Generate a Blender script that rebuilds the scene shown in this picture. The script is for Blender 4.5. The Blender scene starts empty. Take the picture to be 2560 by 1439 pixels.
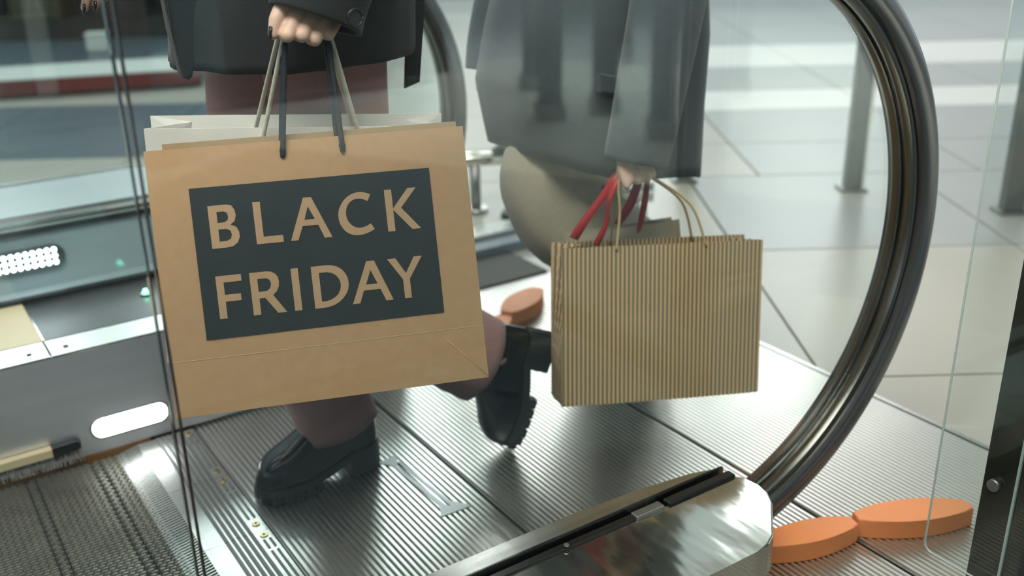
import bpy, bmesh, math, random
from mathutils import Vector, Matrix, noise
random.seed(7)
SC = bpy.context.scene
COL = SC.collection
V = Vector
R = math.radians
PI = math.pi

# ------------------------------------------------------------------ camera, world, light, exposure
cam = bpy.data.objects.new('camera', bpy.data.cameras.new('camera'))
COL.objects.link(cam)
SC.camera = cam
cam.data.sensor_width = 36.0
cam.data.lens = 2510.0 / 2560.0 * 36.0
cam.data.clip_start = 0.02
p_, y_, r_ = R(21.9), R(33.35), R(-1.1)
F_ = V((math.sin(y_) * math.cos(p_), math.cos(y_) * math.cos(p_), -math.sin(p_)))
R0 = V((math.cos(y_), -math.sin(y_), 0))
U0 = R0.cross(F_)
R_ = R0 * math.cos(r_) + U0 * math.sin(r_)
U_ = U0 * math.cos(r_) - R0 * math.sin(r_)
M = Matrix((R_, U_, -F_)).transposed().to_4x4()
M.translation = V((0, 0, 1.13))
cam.matrix_world = M
cam.data.dof.use_dof = True
cam.data.dof.focus_distance = 1.52
cam.data.dof.aperture_fstop = 2.6

SC.view_settings.view_transform = 'Standard'
SC.view_settings.look = 'None'
SC.view_settings.gamma = 1.0
SC.view_settings.use_curve_mapping = False
SC.view_settings.exposure = 0.15
SC.cycles.max_bounces = 4
SC.cycles.diffuse_bounces = 2
SC.cycles.glossy_bounces = 3
SC.cycles.transmission_bounces = 2
SC.cycles.transparent_max_bounces = 10
SC.cycles.caustics_reflective = False
SC.cycles.caustics_refractive = False
SC.cycles.sample_clamp_indirect = 6.0

w = bpy.data.worlds.new('daylight')
SC.world = w
w.use_nodes = True
w.node_tree.nodes['Background'].inputs[0].default_value = (0.80, 0.92, 0.95, 1)
w.node_tree.nodes['Background'].inputs[1].default_value = 0.85

def area(name, loc, target, sx, sy, power, col=(1, 1, 1)):
    l = bpy.data.lights.new(name, 'AREA')
    l.shape = 'RECTANGLE'; l.size = sx; l.size_y = sy; l.energy = power; l.color = col
    o = bpy.data.objects.new(name, l); COL.objects.link(o)
    o.location = loc
    o.rotation_euler = (V(target) - V(loc)).to_track_quat('-Z', 'Y').to_euler()
    return o
for k, (wx, wy) in enumerate(((0.9, 11.2), (2.7, 10.05), (4.5, 8.9), (6.3, 7.75), (8.1, 6.6))):
    area('window_daylight', (wx, wy, 3.9), (wx - 5.4, wy - 8.45, 3.3), 1.35, 4.4, (135, 135, 125, 85, 70)[k], (0.98, 0.99, 1.0))
area('hall_lamp_light', (-0.5, 0.1, 4.3), (0.8, 1.4, 0.4), 2.4, 1.6, 150, (1.0, 0.96, 0.90))  # unseen fill light added overhead to brighten bags and hand
sk = area('skylight', (4.4, -2.8, 4.3), (4.3, -2.8, 0.0), 2.6, 3.0, 300, (0.95, 0.99, 1.0))  # unseen light added behind the camera, brightens the floor mirrored in the glass
sk.data.spread = R(70)

# ------------------------------------------------------------------ materials
def lin(c):
    return tuple(((x / 255) / 12.92 if x / 255 <= 0.04045 else ((x / 255 + 0.055) / 1.055) ** 2.4) for x in c) + (1,)

def mat(name, rgb, rough=0.5, metal=0.0, var=0.0, vscale=20.0, bump=0.0, bscale=200.0, stretch=None, spec=0.5, sheen=0.0, rgb2=None, aniso=0.0):
    m = bpy.data.materials.new(name); m.use_nodes = True
    nt = m.node_tree; b = nt.nodes['Principled BSDF']
    b.inputs['Base Color'].default_value = lin(rgb)
    b.inputs['Roughness'].default_value = rough
    b.inputs['Metallic'].default_value = metal
    b.inputs['Specular IOR Level'].default_value = spec
    if sheen: b.inputs['Sheen Weight'].default_value = sheen
    if aniso: b.inputs['Anisotropic'].default_value = aniso
    if var or bump:
        tc = nt.nodes.new('ShaderNodeTexCoord'); mp = nt.nodes.new('ShaderNodeMapping')
        nt.links.new(tc.outputs['Object'], mp.inputs['Vector'])
        if stretch: mp.inputs['Scale'].default_value = stretch
    if var or rgb2:
        n = nt.nodes.new('ShaderNodeTexNoise'); n.inputs['Scale'].default_value = vscale; n.inputs['Detail'].default_value = 5
        nt.links.new(mp.outputs['Vector'], n.inputs['Vector'])
        rp = nt.nodes.new('ShaderNodeValToRGB')
        c = lin(rgb); d = lin(rgb2) if rgb2 else tuple(x * (1 - var) for x in c[:3]) + (1,)
        rp.color_ramp.elements[0].position = 0.32; rp.color_ramp.elements[0].color = d
        rp.color_ramp.elements[1].position = 0.68; rp.color_ramp.elements[1].color = c
        nt.links.new(n.outputs['Fac'], rp.inputs['Fac']); nt.links.new(rp.outputs['Color'], b.inputs['Base Color'])
    if bump:
        n2 = nt.nodes.new('ShaderNodeTexNoise'); n2.inputs['Scale'].default_value = bscale; n2.inputs['Detail'].default_value = 3
        nt.links.new(mp.outputs['Vector'], n2.inputs['Vector'])
        bp = nt.nodes.new('ShaderNodeBump'); bp.inputs['Strength'].default_value = bump; bp.inputs['Distance'].default_value = 0.002
        nt.links.new(n2.outputs['Fac'], bp.inputs['Height']); nt.links.new(bp.outputs['Normal'], b.inputs['Normal'])
    return m

def glass_mat(name, tint, refl=1.0, rough=0.0):
    m = bpy.data.materials.new(name); m.use_nodes = True
    nt = m.node_tree
    for n in list(nt.nodes): nt.nodes.remove(n)
    out = nt.nodes.new('ShaderNodeOutputMaterial'); mix = nt.nodes.new('ShaderNodeMixShader')
    tr = nt.nodes.new('ShaderNodeBsdfTransparent'); gl = nt.nodes.new('ShaderNodeBsdfGlossy')
    tr.inputs['Color'].default_value = tint + (1,); gl.inputs['Roughness'].default_value = rough
    gl.inputs['Color'].default_value = (0.92, 1.0, 1.0, 1)
    lw = nt.nodes.new('ShaderNodeLayerWeight'); lw.inputs['Blend'].default_value = 0.5
    pw = nt.nodes.new('ShaderNodeMath'); pw.operation = 'POWER'; pw.inputs[1].default_value = 5
    ma = nt.nodes.new('ShaderNodeMath'); ma.operation = 'MULTIPLY_ADD'; ma.inputs[1].default_value = 0.95 * refl; ma.inputs[2].default_value = 0.045 * refl
    nt.links.new(lw.outputs['Facing'], pw.inputs[0]); nt.links.new(pw.outputs[0], ma.inputs[0])
    nt.links.new(ma.outputs[0], mix.inputs[0]); nt.links.new(tr.outputs[0], mix.inputs[1]); nt.links.new(gl.outputs[0], mix.inputs[2])
    nt.links.new(mix.outputs[0], out.inputs['Surface'])
    return m

def emit_mat(name, col, s):
    m = bpy.data.materials.new(name); m.use_nodes = True
    b = m.node_tree.nodes['Principled BSDF']
    b.inputs['Base Color'].default_value = (0.8, 0.8, 0.8, 1)
    b.inputs['Emission Color'].default_value = col + (1,); b.inputs['Emission Strength'].default_value = s
    return m

def stripe_mat(name, a, b_, period, duty):
    m = mat(name, a, 0.75)
    nt = m.node_tree; bs = nt.nodes['Principled BSDF']
    tc = nt.nodes.new('ShaderNodeTexCoord'); sx = nt.nodes.new('ShaderNodeSeparateXYZ')
    nt.links.new(tc.outputs['Object'], sx.inputs[0])
    sn = nt.nodes.new('ShaderNodeSeparateXYZ'); nt.links.new(tc.outputs['Normal'], sn.inputs[0])
    ab_ = nt.nodes.new('ShaderNodeMath'); ab_.operation = 'ABSOLUTE'; nt.links.new(sn.outputs[0], ab_.inputs[0])
    g6 = nt.nodes.new('ShaderNodeMath'); g6.operation = 'GREATER_THAN'; g6.inputs[1].default_value = 0.5; nt.links.new(ab_.outputs[0], g6.inputs[0])
    ad = nt.nodes.new('ShaderNodeMix'); ad.data_type = 'FLOAT'
    nt.links.new(g6.outputs[0], ad.inputs[0]); nt.links.new(sx.outputs[0], ad.inputs[2]); nt.links.new(sx.outputs[1], ad.inputs[3])
    dv = nt.nodes.new('ShaderNodeMath'); dv.operation = 'DIVIDE'; dv.inputs[1].default_value = period
    fr = nt.nodes.new('ShaderNodeMath'); fr.operation = 'FRACT'
    gt = nt.nodes.new('ShaderNodeMath'); gt.operation = 'GREATER_THAN'; gt.inputs[1].default_value = duty
    nt.links.new(ad.outputs[0], dv.inputs[0]); nt.links.new(dv.outputs[0], fr.inputs[0]); nt.links.new(fr.outputs[0], gt.inputs[0])
    no = nt.nodes.new('ShaderNodeTexNoise'); no.inputs['Scale'].default_value = 9; nt.links.new(tc.outputs['Object'], no.inputs['Vector'])
    mx = nt.nodes.new('ShaderNodeMixRGB'); mx.inputs[1].default_value = lin(a); mx.inputs[2].default_value = lin(b_)
    nt.links.new(gt.outputs[0], mx.inputs[0])
    nt.links.new(mx.outputs[0], bs.inputs['Base Color'])
    bp = nt.nodes.new('ShaderNodeBump'); bp.inputs['Strength'].default_value = 0.35; bp.inputs['Distance'].default_value = 0.01
    nt.links.new(no.outputs['Fac'], bp.inputs['Height']); nt.links.new(bp.outputs['Normal'], bs.inputs['Normal'])
    return m

MT = {
 'steel': mat('brushed_steel', (196, 196, 188), 0.26, 1.0, 0.12, 6, 0.05, 90, (0.6, 14, 14)),
 'steel_rib': mat('ribbed_aluminium', (226, 224, 216), 0.30, 1.0, 0.16, 5, 0.04, 120, (14, 1, 14)),
 'deck': mat('satin_deck_steel', (200, 199, 190), 0.11, 1.0, 0.06, 6, 1.0, 7.0, (1.6, 0.5, 1)),
 'steel_dull': mat('dull_steel', (150, 150, 145), 0.42, 1.0, 0.15, 8),
 'skirt': mat('polished_skirt_steel', (236, 238, 246), 0.42, 1.0, 0.10, 2.5, 0.03, 60, (1, 1, 8)),
 'guide': mat('bronze_grey_steel', (126, 124, 117), 0.24, 1.0, 0.1, 5, 0.04, 120, (1, 20, 1)),
 'tread': mat('tread_aluminium', (206, 202, 190), 0.38, 1.0, 0.2, 12),
 'dark': mat('dark_recess', (28, 28, 26), 0.6),
 'rubber': mat('black_rubber', (58, 62, 63), 0.20, 0, 0.12, 8, spec=0.9),
 'gasket': mat('black_gasket', (24, 25, 24), 0.22),
 'blackpanel': mat('black_gloss_panel', (40, 40, 36), 0.25),
 'cream': mat('cream_panel', (214, 198, 160), 0.45, 0, 0.06, 8),
 'glass': glass_mat('clear_glass', (0.955, 0.985, 0.98), 0.95),
 'glass_far': glass_mat('far_glass', (0.93, 0.98, 0.985), 1.0),
 'glass_edge': mat('green_glass_edge', (186, 198, 190), 0.1, 0, spec=0.8),
 'orange': mat('orange_rubber', (224, 142, 86), 0.55, 0, 0.1, 14, 0.15, 60),
 'brush': mat('brush_bristle', (70, 66, 58), 0.5),
 'skirt_gap': mat('brown_gap_strip', (120, 84, 40), 0.5),
 'plateline': mat('plate_slot', (110, 110, 106), 0.5, 0.6),
 'screw': mat('brass_screw', (196, 178, 132), 0.3, 1.0),
 'arrow': mat('inlaid_arrow_plate', (200, 203, 202), 0.45, 0.4),
 'kraft': mat('kraft_paper', (188, 150, 109), 0.72, 0, 0.07, 60, 0.10, 16, None, 0.35),
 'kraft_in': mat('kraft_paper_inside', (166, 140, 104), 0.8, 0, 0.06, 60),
 'print': mat('dark_print', (30, 36, 36), 0.5, 0, 0.22, 22, 0.06, 22),
 'letter': mat('kraft_lettering', (188, 152, 114), 0.72, 0, 0.06, 60),
 'whitepaper': mat('white_paper', (250, 248, 238), 0.65, 0, 0.03, 12, 0.06, 12),
 'beigepaper': mat('beige_paper', (176, 168, 146), 0.75, 0, 0.05, 20),
 'stripe': stripe_mat('striped_kraft', (224, 186, 138), (122, 118, 94), 0.00884, 0.54),
 'blackrope': mat('navy_black_rope', (28, 36, 46), 0.75, 0, 0.3, 400, 0.5, 500),
 'creamrope': mat('cream_rope', (226, 218, 198), 0.8, 0, 0.12, 400, 0.5, 500),
 'paperrope': mat('twisted_paper_cord', (214, 188, 140), 0.7, 0, 0.1, 300, 0.3, 300),
 'ribbon': mat('red_ribbon', (186, 46, 46), 0.4, 0, 0.15, 30),
 'skin': mat('skin', (228, 190, 168), 0.5, 0, 0.06, 40, spec=0.35),
 'nail': mat('dark_nail_polish', (26, 24, 24), 0.15),
 'coat1': mat('black_wool', (30, 34, 37), 0.9, 0, 0.2, 160, 0.15, 1200, sheen=0.15),
 'coat2': mat('grey_wool', (76, 86, 90), 0.9, 0, 0.12, 160, 0.15, 1200, sheen=0.2),
 'button': mat('dark_button', (38, 40, 40), 0.25),
 'trouser1': mat('mauve_brown_cloth', (176, 132, 128), 0.85, 0, 0.08, 200, 0.3, 800, sheen=0.2),
 'trouser2': mat('beige_cloth', (196, 187, 162), 0.85, 0, 0.08, 100, 0.3, 800, sheen=0.2),
 'boot': mat('black_leather', (16, 17, 17), 0.20, 0, 0.2, 14, 0.12, 40),
 'sole': mat('black_lug_rubber', (30, 33, 33), 0.5),
 'hair1': mat('dark_hair', (40, 28, 20), 0.5), 'hair2': mat('brown_hair', (70, 48, 32), 0.5),
 'floor': mat('pale_floor', (200, 203, 201), 0.32, 0, 0.05, 1.5),
 'joint': mat('floor_joint', (150, 152, 150), 0.6),
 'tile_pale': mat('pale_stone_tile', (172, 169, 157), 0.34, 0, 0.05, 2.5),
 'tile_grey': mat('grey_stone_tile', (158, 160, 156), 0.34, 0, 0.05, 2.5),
 'tile_white': mat('white_stone_tile', (216, 215, 208), 0.34, 0, 0.03, 2.5),  # white tone carries light reflected off the floor
 'tile_slate': mat('slate_stone_tile', (92, 106, 114), 0.28, 0, 0.08, 2.5),  # dark tone also carries floor shade and darkens glass reflections
 'ceiling': mat('ceiling_panel', (232, 232, 226), 0.8),
 'lamp': emit_mat('lamp_diffuser', (1.0, 0.97, 0.92), 12.0),
 'comblamp': emit_mat('comb_lamp_diffuser', (0.93, 0.97, 1.0), 9.0),
 'led': emit_mat('led_dot', (0.9, 0.94, 1.0), 6.0),
 'green': emit_mat('green_led', (0.1, 1.0, 0.55), 6.0),
 'npanel': mat('pale_grey_casing', (188, 198, 200), 0.30, 0.0, 0.06, 3),
 'rail': mat('polished_rail', (208, 206, 196), 0.14, 1.0),
 'post': mat('grey_post', (104, 112, 112), 0.35, 0.3, 0.08, 5),
 'darkpost': mat('dark_post', (34, 37, 37), 0.2, 0.2),
 'frame': mat('dark_bronze_frame', (84, 82, 72), 0.16, 0.8, 0.06, 4),
 'red': mat('dark_red_panel', (112, 40, 34), 0.5, 0, 0.2, 3),
 'white': mat('white_lacquer', (216, 222, 214), 0.4),
 'shopdark': mat('dark_shop_wall', (40, 44, 38), 0.7, 0, 0.3, 3),
 'shopteal': mat('teal_grey_cloth', (96, 124, 132), 0.7, 0, 0.3, 6),
 'shopolive': mat('olive_box', (74, 72, 46), 0.7, 0, 0.2, 6),
 'column': mat('dark_column', (40, 42, 38), 0.4, 0, 0.15, 4),
}

# ------------------------------------------------------------------ helpers
def link(name, mesh, m=None, parent=None, label=None, cat=None, group=None, kind=None):
    o = bpy.data.objects.new(name, mesh); COL.objects.link(o)
    if m is not None and mesh is not None and not mesh.materials:
        mesh.materials.append(MT[m] if isinstance(m, str) else m)
    if parent is not None: o.parent = parent
    if label: o['label'] = label
    if cat: o['category'] = cat
    if group: o['group'] = group
    if kind: o['kind'] = kind
    return o

def thing(name, loc, label, cat, group=None, mtx=None, kind=None):
    o = bpy.data.objects.new(name, None); COL.objects.link(o)
    o.empty_display_size = 0.05
    if mtx is not None: o.matrix_world = mtx
    else: o.location = loc
    o['label'] = label; o['category'] = cat
    if group: o['group'] = group
    if kind: o['kind'] = kind
    return o

def mesh_from(verts, faces, smooth=False, name='m'):
    me = bpy.data.meshes.new(name)
    me.from_pydata([tuple(v) for v in verts], [], faces)
    me.validate(); me.update()
    bm = bmesh.new(); bm.from_mesh(me); bmesh.ops.recalc_face_normals(bm, faces=bm.faces); bm.to_mesh(me); bm.free()
    if smooth:
        for p in me.polygons: p.use_smooth = True
    return me

def bm_mesh(bm, smooth=False, name='m'):
    bmesh.ops.recalc_face_normals(bm, faces=bm.faces)
    me = bpy.data.meshes.new(name); bm.to_mesh(me); bm.free()
    if smooth:
        for p in me.polygons: p.use_smooth = True
    return me

def add_box(bm, x0, x1, y0, y1, z0, z1, bev=0.0):
    vs = [bm.verts.new((x, y, z)) for x in (x0, x1) for y in (y0, y1) for z in (z0, z1)]
    q = [(0, 1, 3, 2), (4, 6, 7, 5), (0, 4, 5, 1), (2, 3, 7, 6), (0, 2, 6, 4), (1, 5, 7, 3)]
    fs = [bm.faces.new([vs[i] for i in k]) for k in q]
    if bev:
        es = {e for f in fs for e in f.edges}
        bmesh.ops.bevel(bm, geom=list(es), offset=bev, segments=2, affect='EDGES', profile=0.5)

def box(x0, x1, y0, y1, z0, z1, bev=0.0, smooth=False):
    bm = bmesh.new(); add_box(bm, x0, x1, y0, y1, z0, z1, bev)
    return bm_mesh(bm, smooth)

def prism(poly, z0, z1, bev=0.0, xy=True):
    bm = bmesh.new()
    lo = [bm.verts.new((x, y, z0)) for x, y in poly]; hi = [bm.verts.new((x, y, z1)) for x, y in poly]
    n = len(poly)
    bm.faces.new(lo); top = bm.faces.new(hi)
    for i in range(n): bm.faces.new((lo[i], lo[(i + 1) % n], hi[(i + 1) % n], hi[i]))
    if bev: bmesh.ops.bevel(bm, geom=list(top.edges), offset=bev, segments=3, affect='EDGES', profile=0.5)
    return bm_mesh(bm)

def prism_y(poly, y0, y1, bev=0.0):
    """polygon in x,z extruded along y"""
    bm = bmesh.new()
    lo = [bm.verts.new((x, y0, z)) for x, z in poly]; hi = [bm.verts.new((x, y1, z)) for x, z in poly]
    n = len(poly)
    a = bm.faces.new(lo); b = bm.faces.new(hi)
    for i in range(n): bm.faces.new((lo[i], lo[(i + 1) % n], hi[(i + 1) % n], hi[i]))
    if bev: bmesh.ops.bevel(bm, geom=list(a.edges) + list(b.edges), offset=bev, segments=2, affect='EDGES', profile=0.5)
    return bm_mesh(bm)

def cyl(c, axis, r, h, n=24, r2=None, smooth=True):
    bm = bmesh.new()
    ax = V(axis).normalized(); rot = ax.to_track_quat('Z', 'Y').to_matrix().to_4x4()
    bmesh.ops.create_cone(bm, cap_ends=True, segments=n, radius1=r, radius2=r if r2 is None else r2, depth=h, matrix=Matrix.Translation(V(c)) @ rot)
    me = bm_mesh(bm)
    if smooth:
        for p in me.polygons: p.use_smooth = len(p.vertices) == 4
    return me

def catmull(pts, k=8):
    pts = [V(p) for p in pts]; out = []
    for i in range(len(pts) - 1):
        p0 = pts[max(i - 1, 0)]; p1 = pts[i]; p2 = pts[i + 1]; p3 = pts[min(i + 2, len(pts) - 1)]
        for j in range(k):
            t = j / k
            out.append(0.5 * ((2 * p1) + (p2 - p0) * t + (2 * p0 - 5 * p1 + 4 * p2 - p3) * t * t + (3 * p1 - p0 - 3 * p2 + p3) * t ** 3))
    out.append(pts[-1]); return out

def tube(path, rad, n=12, caps=True, sq=1.0, fold=0.0, seed=0.0, fl=3.0, up=(0, 1, 0)):
    """tube along points; rad: number or list of r or (ra, rb); fold: cloth wrinkle amount"""
    path = [V(p) for p in path]; L = len(path)
    verts = []; faces = []
    prev = V(up)
    for i, p in enumerate(path):
        t = (path[min(i + 1, L - 1)] - path[max(i - 1, 0)]).normalized()
        a = (prev - t * prev.dot(t)); a = a.normalized() if a.length > 1e-6 else t.orthogonal().normalized()
        prev = a; b = t.cross(a)
        r = rad[i] if isinstance(rad, (list, tuple)) else rad
        ra, rb = r if isinstance(r, (list, tuple)) else (r, r)
        for k in range(n):
            an = 2 * PI * k / n; q = 1.0
            if fold:
                q += fold * noise.noise(V((math.cos(an) * 1.3 + seed, math.sin(an) * 1.3, i / L * fl + seed))) + 0.5 * fold * noise.noise(V((math.cos(an) * 3 + seed, math.sin(an) * 3, i / L * fl * 1.6)))
            verts.append(p + a * (math.cos(an) * ra * q) + b * (math.sin(an) * rb * q))
    for i in range(L - 1):
        for k in range(n):
            faces.append((i * n + k, i * n + (k + 1) % n, (i + 1) * n + (k + 1) % n, (i + 1) * n + k))
    if caps:
        faces.append(tuple(range(n))[::-1]); faces.append(tuple((L - 1) * n + k for k in range(n)))
    me = mesh_from(verts, faces, True)
    for p in me.polygons:
        if len(p.vertices) > 6: p.use_smooth = False
    return me

def lerp(a, b, t): return a + (b - a) * t
def interp(tab, x):
    for (x0, y0), (x1, y1) in zip(tab, tab[1:]):
        if x <= x1: return lerp(y0, y1, (x - x0) / (x1 - x0) if x1 > x0 else 0)
    return tab[-1][1]

def sweep_xz(path, prof, y, closed_ends=True):
    """path: list of (x,z, nx,nz) with outward normal; prof: list of (r, y) ; swept in the xz plane"""
    n = len(prof); verts = []; faces = []
    for (x, z, nx, nz) in path:
        for (r, py) in prof: verts.append((x + nx * r, y + py, z + nz * r))
    L = len(path)
    for i in range(L - 1):
        for k in range(n):
            faces.append((i * n + k, i * n + (k + 1) % n, (i + 1) * n + (k + 1) % n, (i + 1) * n + k))
    if closed_ends:
        faces.append(tuple(range(n))); faces.append(tuple((L - 1) * n + k for k in range(n)))
    me = mesh_from(verts, faces)
    return me

def auto_smooth(o, ang=40):
    for p in o.data.polygons: p.use_smooth = True
    try: o.data.set_sharp_from_angle(angle=R(ang))
    except Exception: pass

def oval(cx, cz, a, b, n=12):
    """stadium outline in two coordinates, a = half length, b = half height"""
    pts = []
    for k in range(n + 1): an = -PI / 2 + PI * k / n; pts.append((cx + a - b + b * math.cos(an), cz + b * math.sin(an)))
    for k in range(n + 1): an = PI / 2 + PI * k / n; pts.append((cx - a + b + b * math.cos(an), cz + b * math.sin(an)))
    return pts

# ------------------------------------------------------------------ the hall: floor, ceiling
ANG = R(-32.5)
ea = V((math.cos(ANG), math.sin(ANG), 0)); eb = V((-math.sin(ANG), math.cos(ANG), 0))
def AB(a, b, z=0.0): return ea * a + eb * b + V((0, 0, z))
ABM = Matrix.Rotation(ANG, 4, 'Z')

floor = link('floor', box(-30, 30, -30, 40, -0.16, -0.06), 'joint', kind='structure', label='pale stone floor of the hall beyond the landing')
rows = [(-1.2, -0.3), (-0.3, 0.6), (0.6, 1.5), (1.5, 2.18), (2.18, 3.1), (3.1, 4.0), (4.0, 4.55), (4.55, 5.28), (5.28, 5.8), (5.8, 6.6), (6.6, 7.5), (7.5, 8.6), (8.6, 9.7), (9.7, 11.0)]
tile_cache = {}
HOLES = ((0.37, 1.862, 0.655, 2.395), (-3.2, 0.37, 0.90, 2.99), (0.37, 0.99, 2.395, 2.99))
def hole_hit(a0, a1, b0, b1):
    qs = [AB(lerp(a0, a1, i / 6), lerp(b0, b1, j / 6)) for i in range(7) for j in range(7)]
    n = sum(any(h[0] < q.x < h[1] and h[2] < q.y < h[3] for h in HOLES) for q in qs)
    return n, len(qs)
def cut_tile(a0, a1, b0, b1):
    """tile trimmed where the walkway and its landing sit in the floor"""
    g = 0.004; bm = bmesh.new()
    bm.faces.new([bm.verts.new(AB(a, b, -0.004)) for a, b in ((a0 + g, b0 + g), (a1 - g, b0 + g), (a1 - g, b1 - g), (a0 + g, b1 - g))])
    for h in HOLES:
        for co, no in (((h[0], 0, 0), (1, 0, 0)), ((h[1], 0, 0), (1, 0, 0)), ((0, h[2], 0), (0, 1, 0)), ((0, h[3], 0), (0, 1, 0))):
            bmesh.ops.bisect_plane(bm, geom=bm.verts[:] + bm.edges[:] + bm.faces[:], plane_co=co, plane_no=no)
    for f in list(bm.faces):
        c = f.calc_center_median()
        if any(h[0] < c.x < h[1] and h[2] < c.y < h[3] for h in HOLES): bm.faces.remove(f)
    r = bmesh.ops.extrude_face_region(bm, geom=bm.faces[:])
    bmesh.ops.translate(bm, vec=(0, 0, -0.02), verts=[v for v in r['geom'] if isinstance(v, bmesh.types.BMVert)])
    q = AB((a0 + a1) / 2, (b0 + b1) / 2)
    for v in bm.verts: v.co -= q
    return bm_mesh(bm)
for ri, (b0, b1) in enumerate(rows):
    aw = 0.92; half = 3 + int(b1 * 0.75)
    a_start = -0.13 - aw * half
    for k in range(half * 2 + 3):
        a0 = a_start + k * aw + (0.0 if b1 < 4.2 else 0.3); a1 = a0 + aw
        hit, tot = hole_hit(a0, a1, b0, b1)
        if hit == tot: continue
        am = (a0 + a1) / 2
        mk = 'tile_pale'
        if 5.28 <= b0 < 5.7 and am > 0.2: mk = 'tile_white'  # white stripe is reflected light put into the tile colour
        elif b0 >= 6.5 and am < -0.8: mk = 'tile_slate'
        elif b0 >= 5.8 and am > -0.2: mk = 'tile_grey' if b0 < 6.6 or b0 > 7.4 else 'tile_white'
        elif 4.5 <= b0 < 5.7 and am < -0.6: mk = 'tile_slate'  # dark band is floor reflection and shadow put into the tile colour
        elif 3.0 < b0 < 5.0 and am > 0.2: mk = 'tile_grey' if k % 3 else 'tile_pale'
        if AB(am, (b0 + b1) / 2).y < 0.75 and am < 2.6: mk = 'tile_slate'  # dark camera-side floor, added to cut the haze mirrored in the glass
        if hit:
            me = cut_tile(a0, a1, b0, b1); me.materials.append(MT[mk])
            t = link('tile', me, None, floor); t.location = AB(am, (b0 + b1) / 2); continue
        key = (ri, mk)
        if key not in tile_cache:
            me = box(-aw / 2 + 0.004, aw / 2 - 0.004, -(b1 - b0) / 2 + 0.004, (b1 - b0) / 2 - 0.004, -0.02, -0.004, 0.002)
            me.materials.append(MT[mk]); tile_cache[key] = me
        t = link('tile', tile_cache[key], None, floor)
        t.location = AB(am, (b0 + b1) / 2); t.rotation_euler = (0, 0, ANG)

ceil = link('ceiling', box(-14, 16, -12, 5.0, 4.6, 4.7), 'ceiling', kind='structure', label='pale ceiling of the hall')
lamp_me = box(-1.1, 1.1, -0.09, 0.09, 4.53, 4.56, 0.01); lamp_body = box(-1.14, 1.14, -0.13, 0.13, 4.555, 4.60, 0.01)
lamp_me.materials.append(MT['lamp']); lamp_body.materials.append(MT['white'])
for i in range(4):
    for j in range(3):
        q = AB(-3.5 + 2.6 * i, -4.2 + 2.9 * j)
        t = thing('ceiling_lamp', (q.x, q.y, 0), 'slim linear ceiling lamp above the hall', 'lamp', 'ceiling lamps of the hall')
        t.rotation_euler = (0, 0, ANG)
        link('diffuser', lamp_me, None, t); link('housing', lamp_body, None, t)

# ------------------------------------------------------------------ landing plates
COMB0, COMB1, JA, JB, EDGE = 0.365, 0.490, 0.885, 1.368, 1.852
FAR_Y = 2.073
PITCH = 0.0116
landing_labels = ['ribbed metal landing plate beside the comb, with the arrow', 'ribbed metal landing plate between the arrow plate and the orange blocks', 'outermost ribbed metal landing plate, along the stone floor']
rib_cache = {}
def rib_mesh(y0, y1):
    key = (y0, y1)
    if key not in rib_cache:
        w2 = 0.0040
        me = prism_y([(-w2, 0), (w2, 0), (w2 * 0.72, 0.0042), (-w2 * 0.72, 0.0042)], y0, y1)
        me.materials.append(MT['steel_rib']); rib_cache[key] = me
    return rib_cache[key]
for i, (x0, x1) in enumerate(((COMB1, JA), (JA, JB), (JB, EDGE))):
    y0, y1 = (0.66, 2.39)
    pl = thing('landing_plate', ((x0 + x1) / 2, 1.3, 0), landing_labels[i], 'floor plate', 'ribbed landing plates')
    link('plate', box(x0 + 0.003 - (x0 + x1) / 2, x1 - 0.003 - (x0 + x1) / 2, y0 - 1.3, y1 - 1.3, -0.02, -0.0042), 'steel_dull', pl)
    n = int(round((x1 - x0 - 0.010) / PITCH))
    pit = (x1 - x0 - 0.010) / n
    for k in range(n):
        rb = link('rib', rib_mesh(y0 - 1.3, y1 - 1.3), None, pl)
        rb.location = (x0 + 0.005 + pit * (k + 0.5) - (x0 + x1) / 2, 0, -0.0042)
link('landing_bed', box(0.37, 1.86, 0.655, 2.40, -0.05, -0.021), 'dark', kind='structure', label='dark pit under the landing plates')
# edge strip of the landing
link('trim_1', box(EDGE, EDGE + 0.012, 0.66, 2.39, -0.02, 0.0005), 'steel', kind='structure', label='steel edge strip between landing and stone floor')
# inlaid double arrow on the first plate
ar = thing('direction_arrow', (0.80, 1.57, 0), 'flat double headed arrow plate set in the ribs', 'arrow')
link('arrow_head', prism([(-0.034, 0.118), (0.010, 0.128), (0.002, 0.100), (-0.010, 0.085)], 0.0, 0.0014), 'arrow', ar)
link('arrow_head', prism([(0.045, -0.128), (-0.024, -0.126), (-0.004, -0.085), (0.010, -0.104), (0.014, -0.080)], 0.0, 0.0014), 'arrow', ar)
link('shaft', prism([(-0.016, 0.10), (-0.008, 0.104), (0.004, -0.10), (-0.006, -0.104)], 0.0, 0.0012), 'arrow', ar)
link('shaft', prism([(0.001, 0.10), (0.007, 0.10), (0.018, -0.096), (0.010, -0.10)], 0.0, 0.0012), 'arrow', ar)

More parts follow.
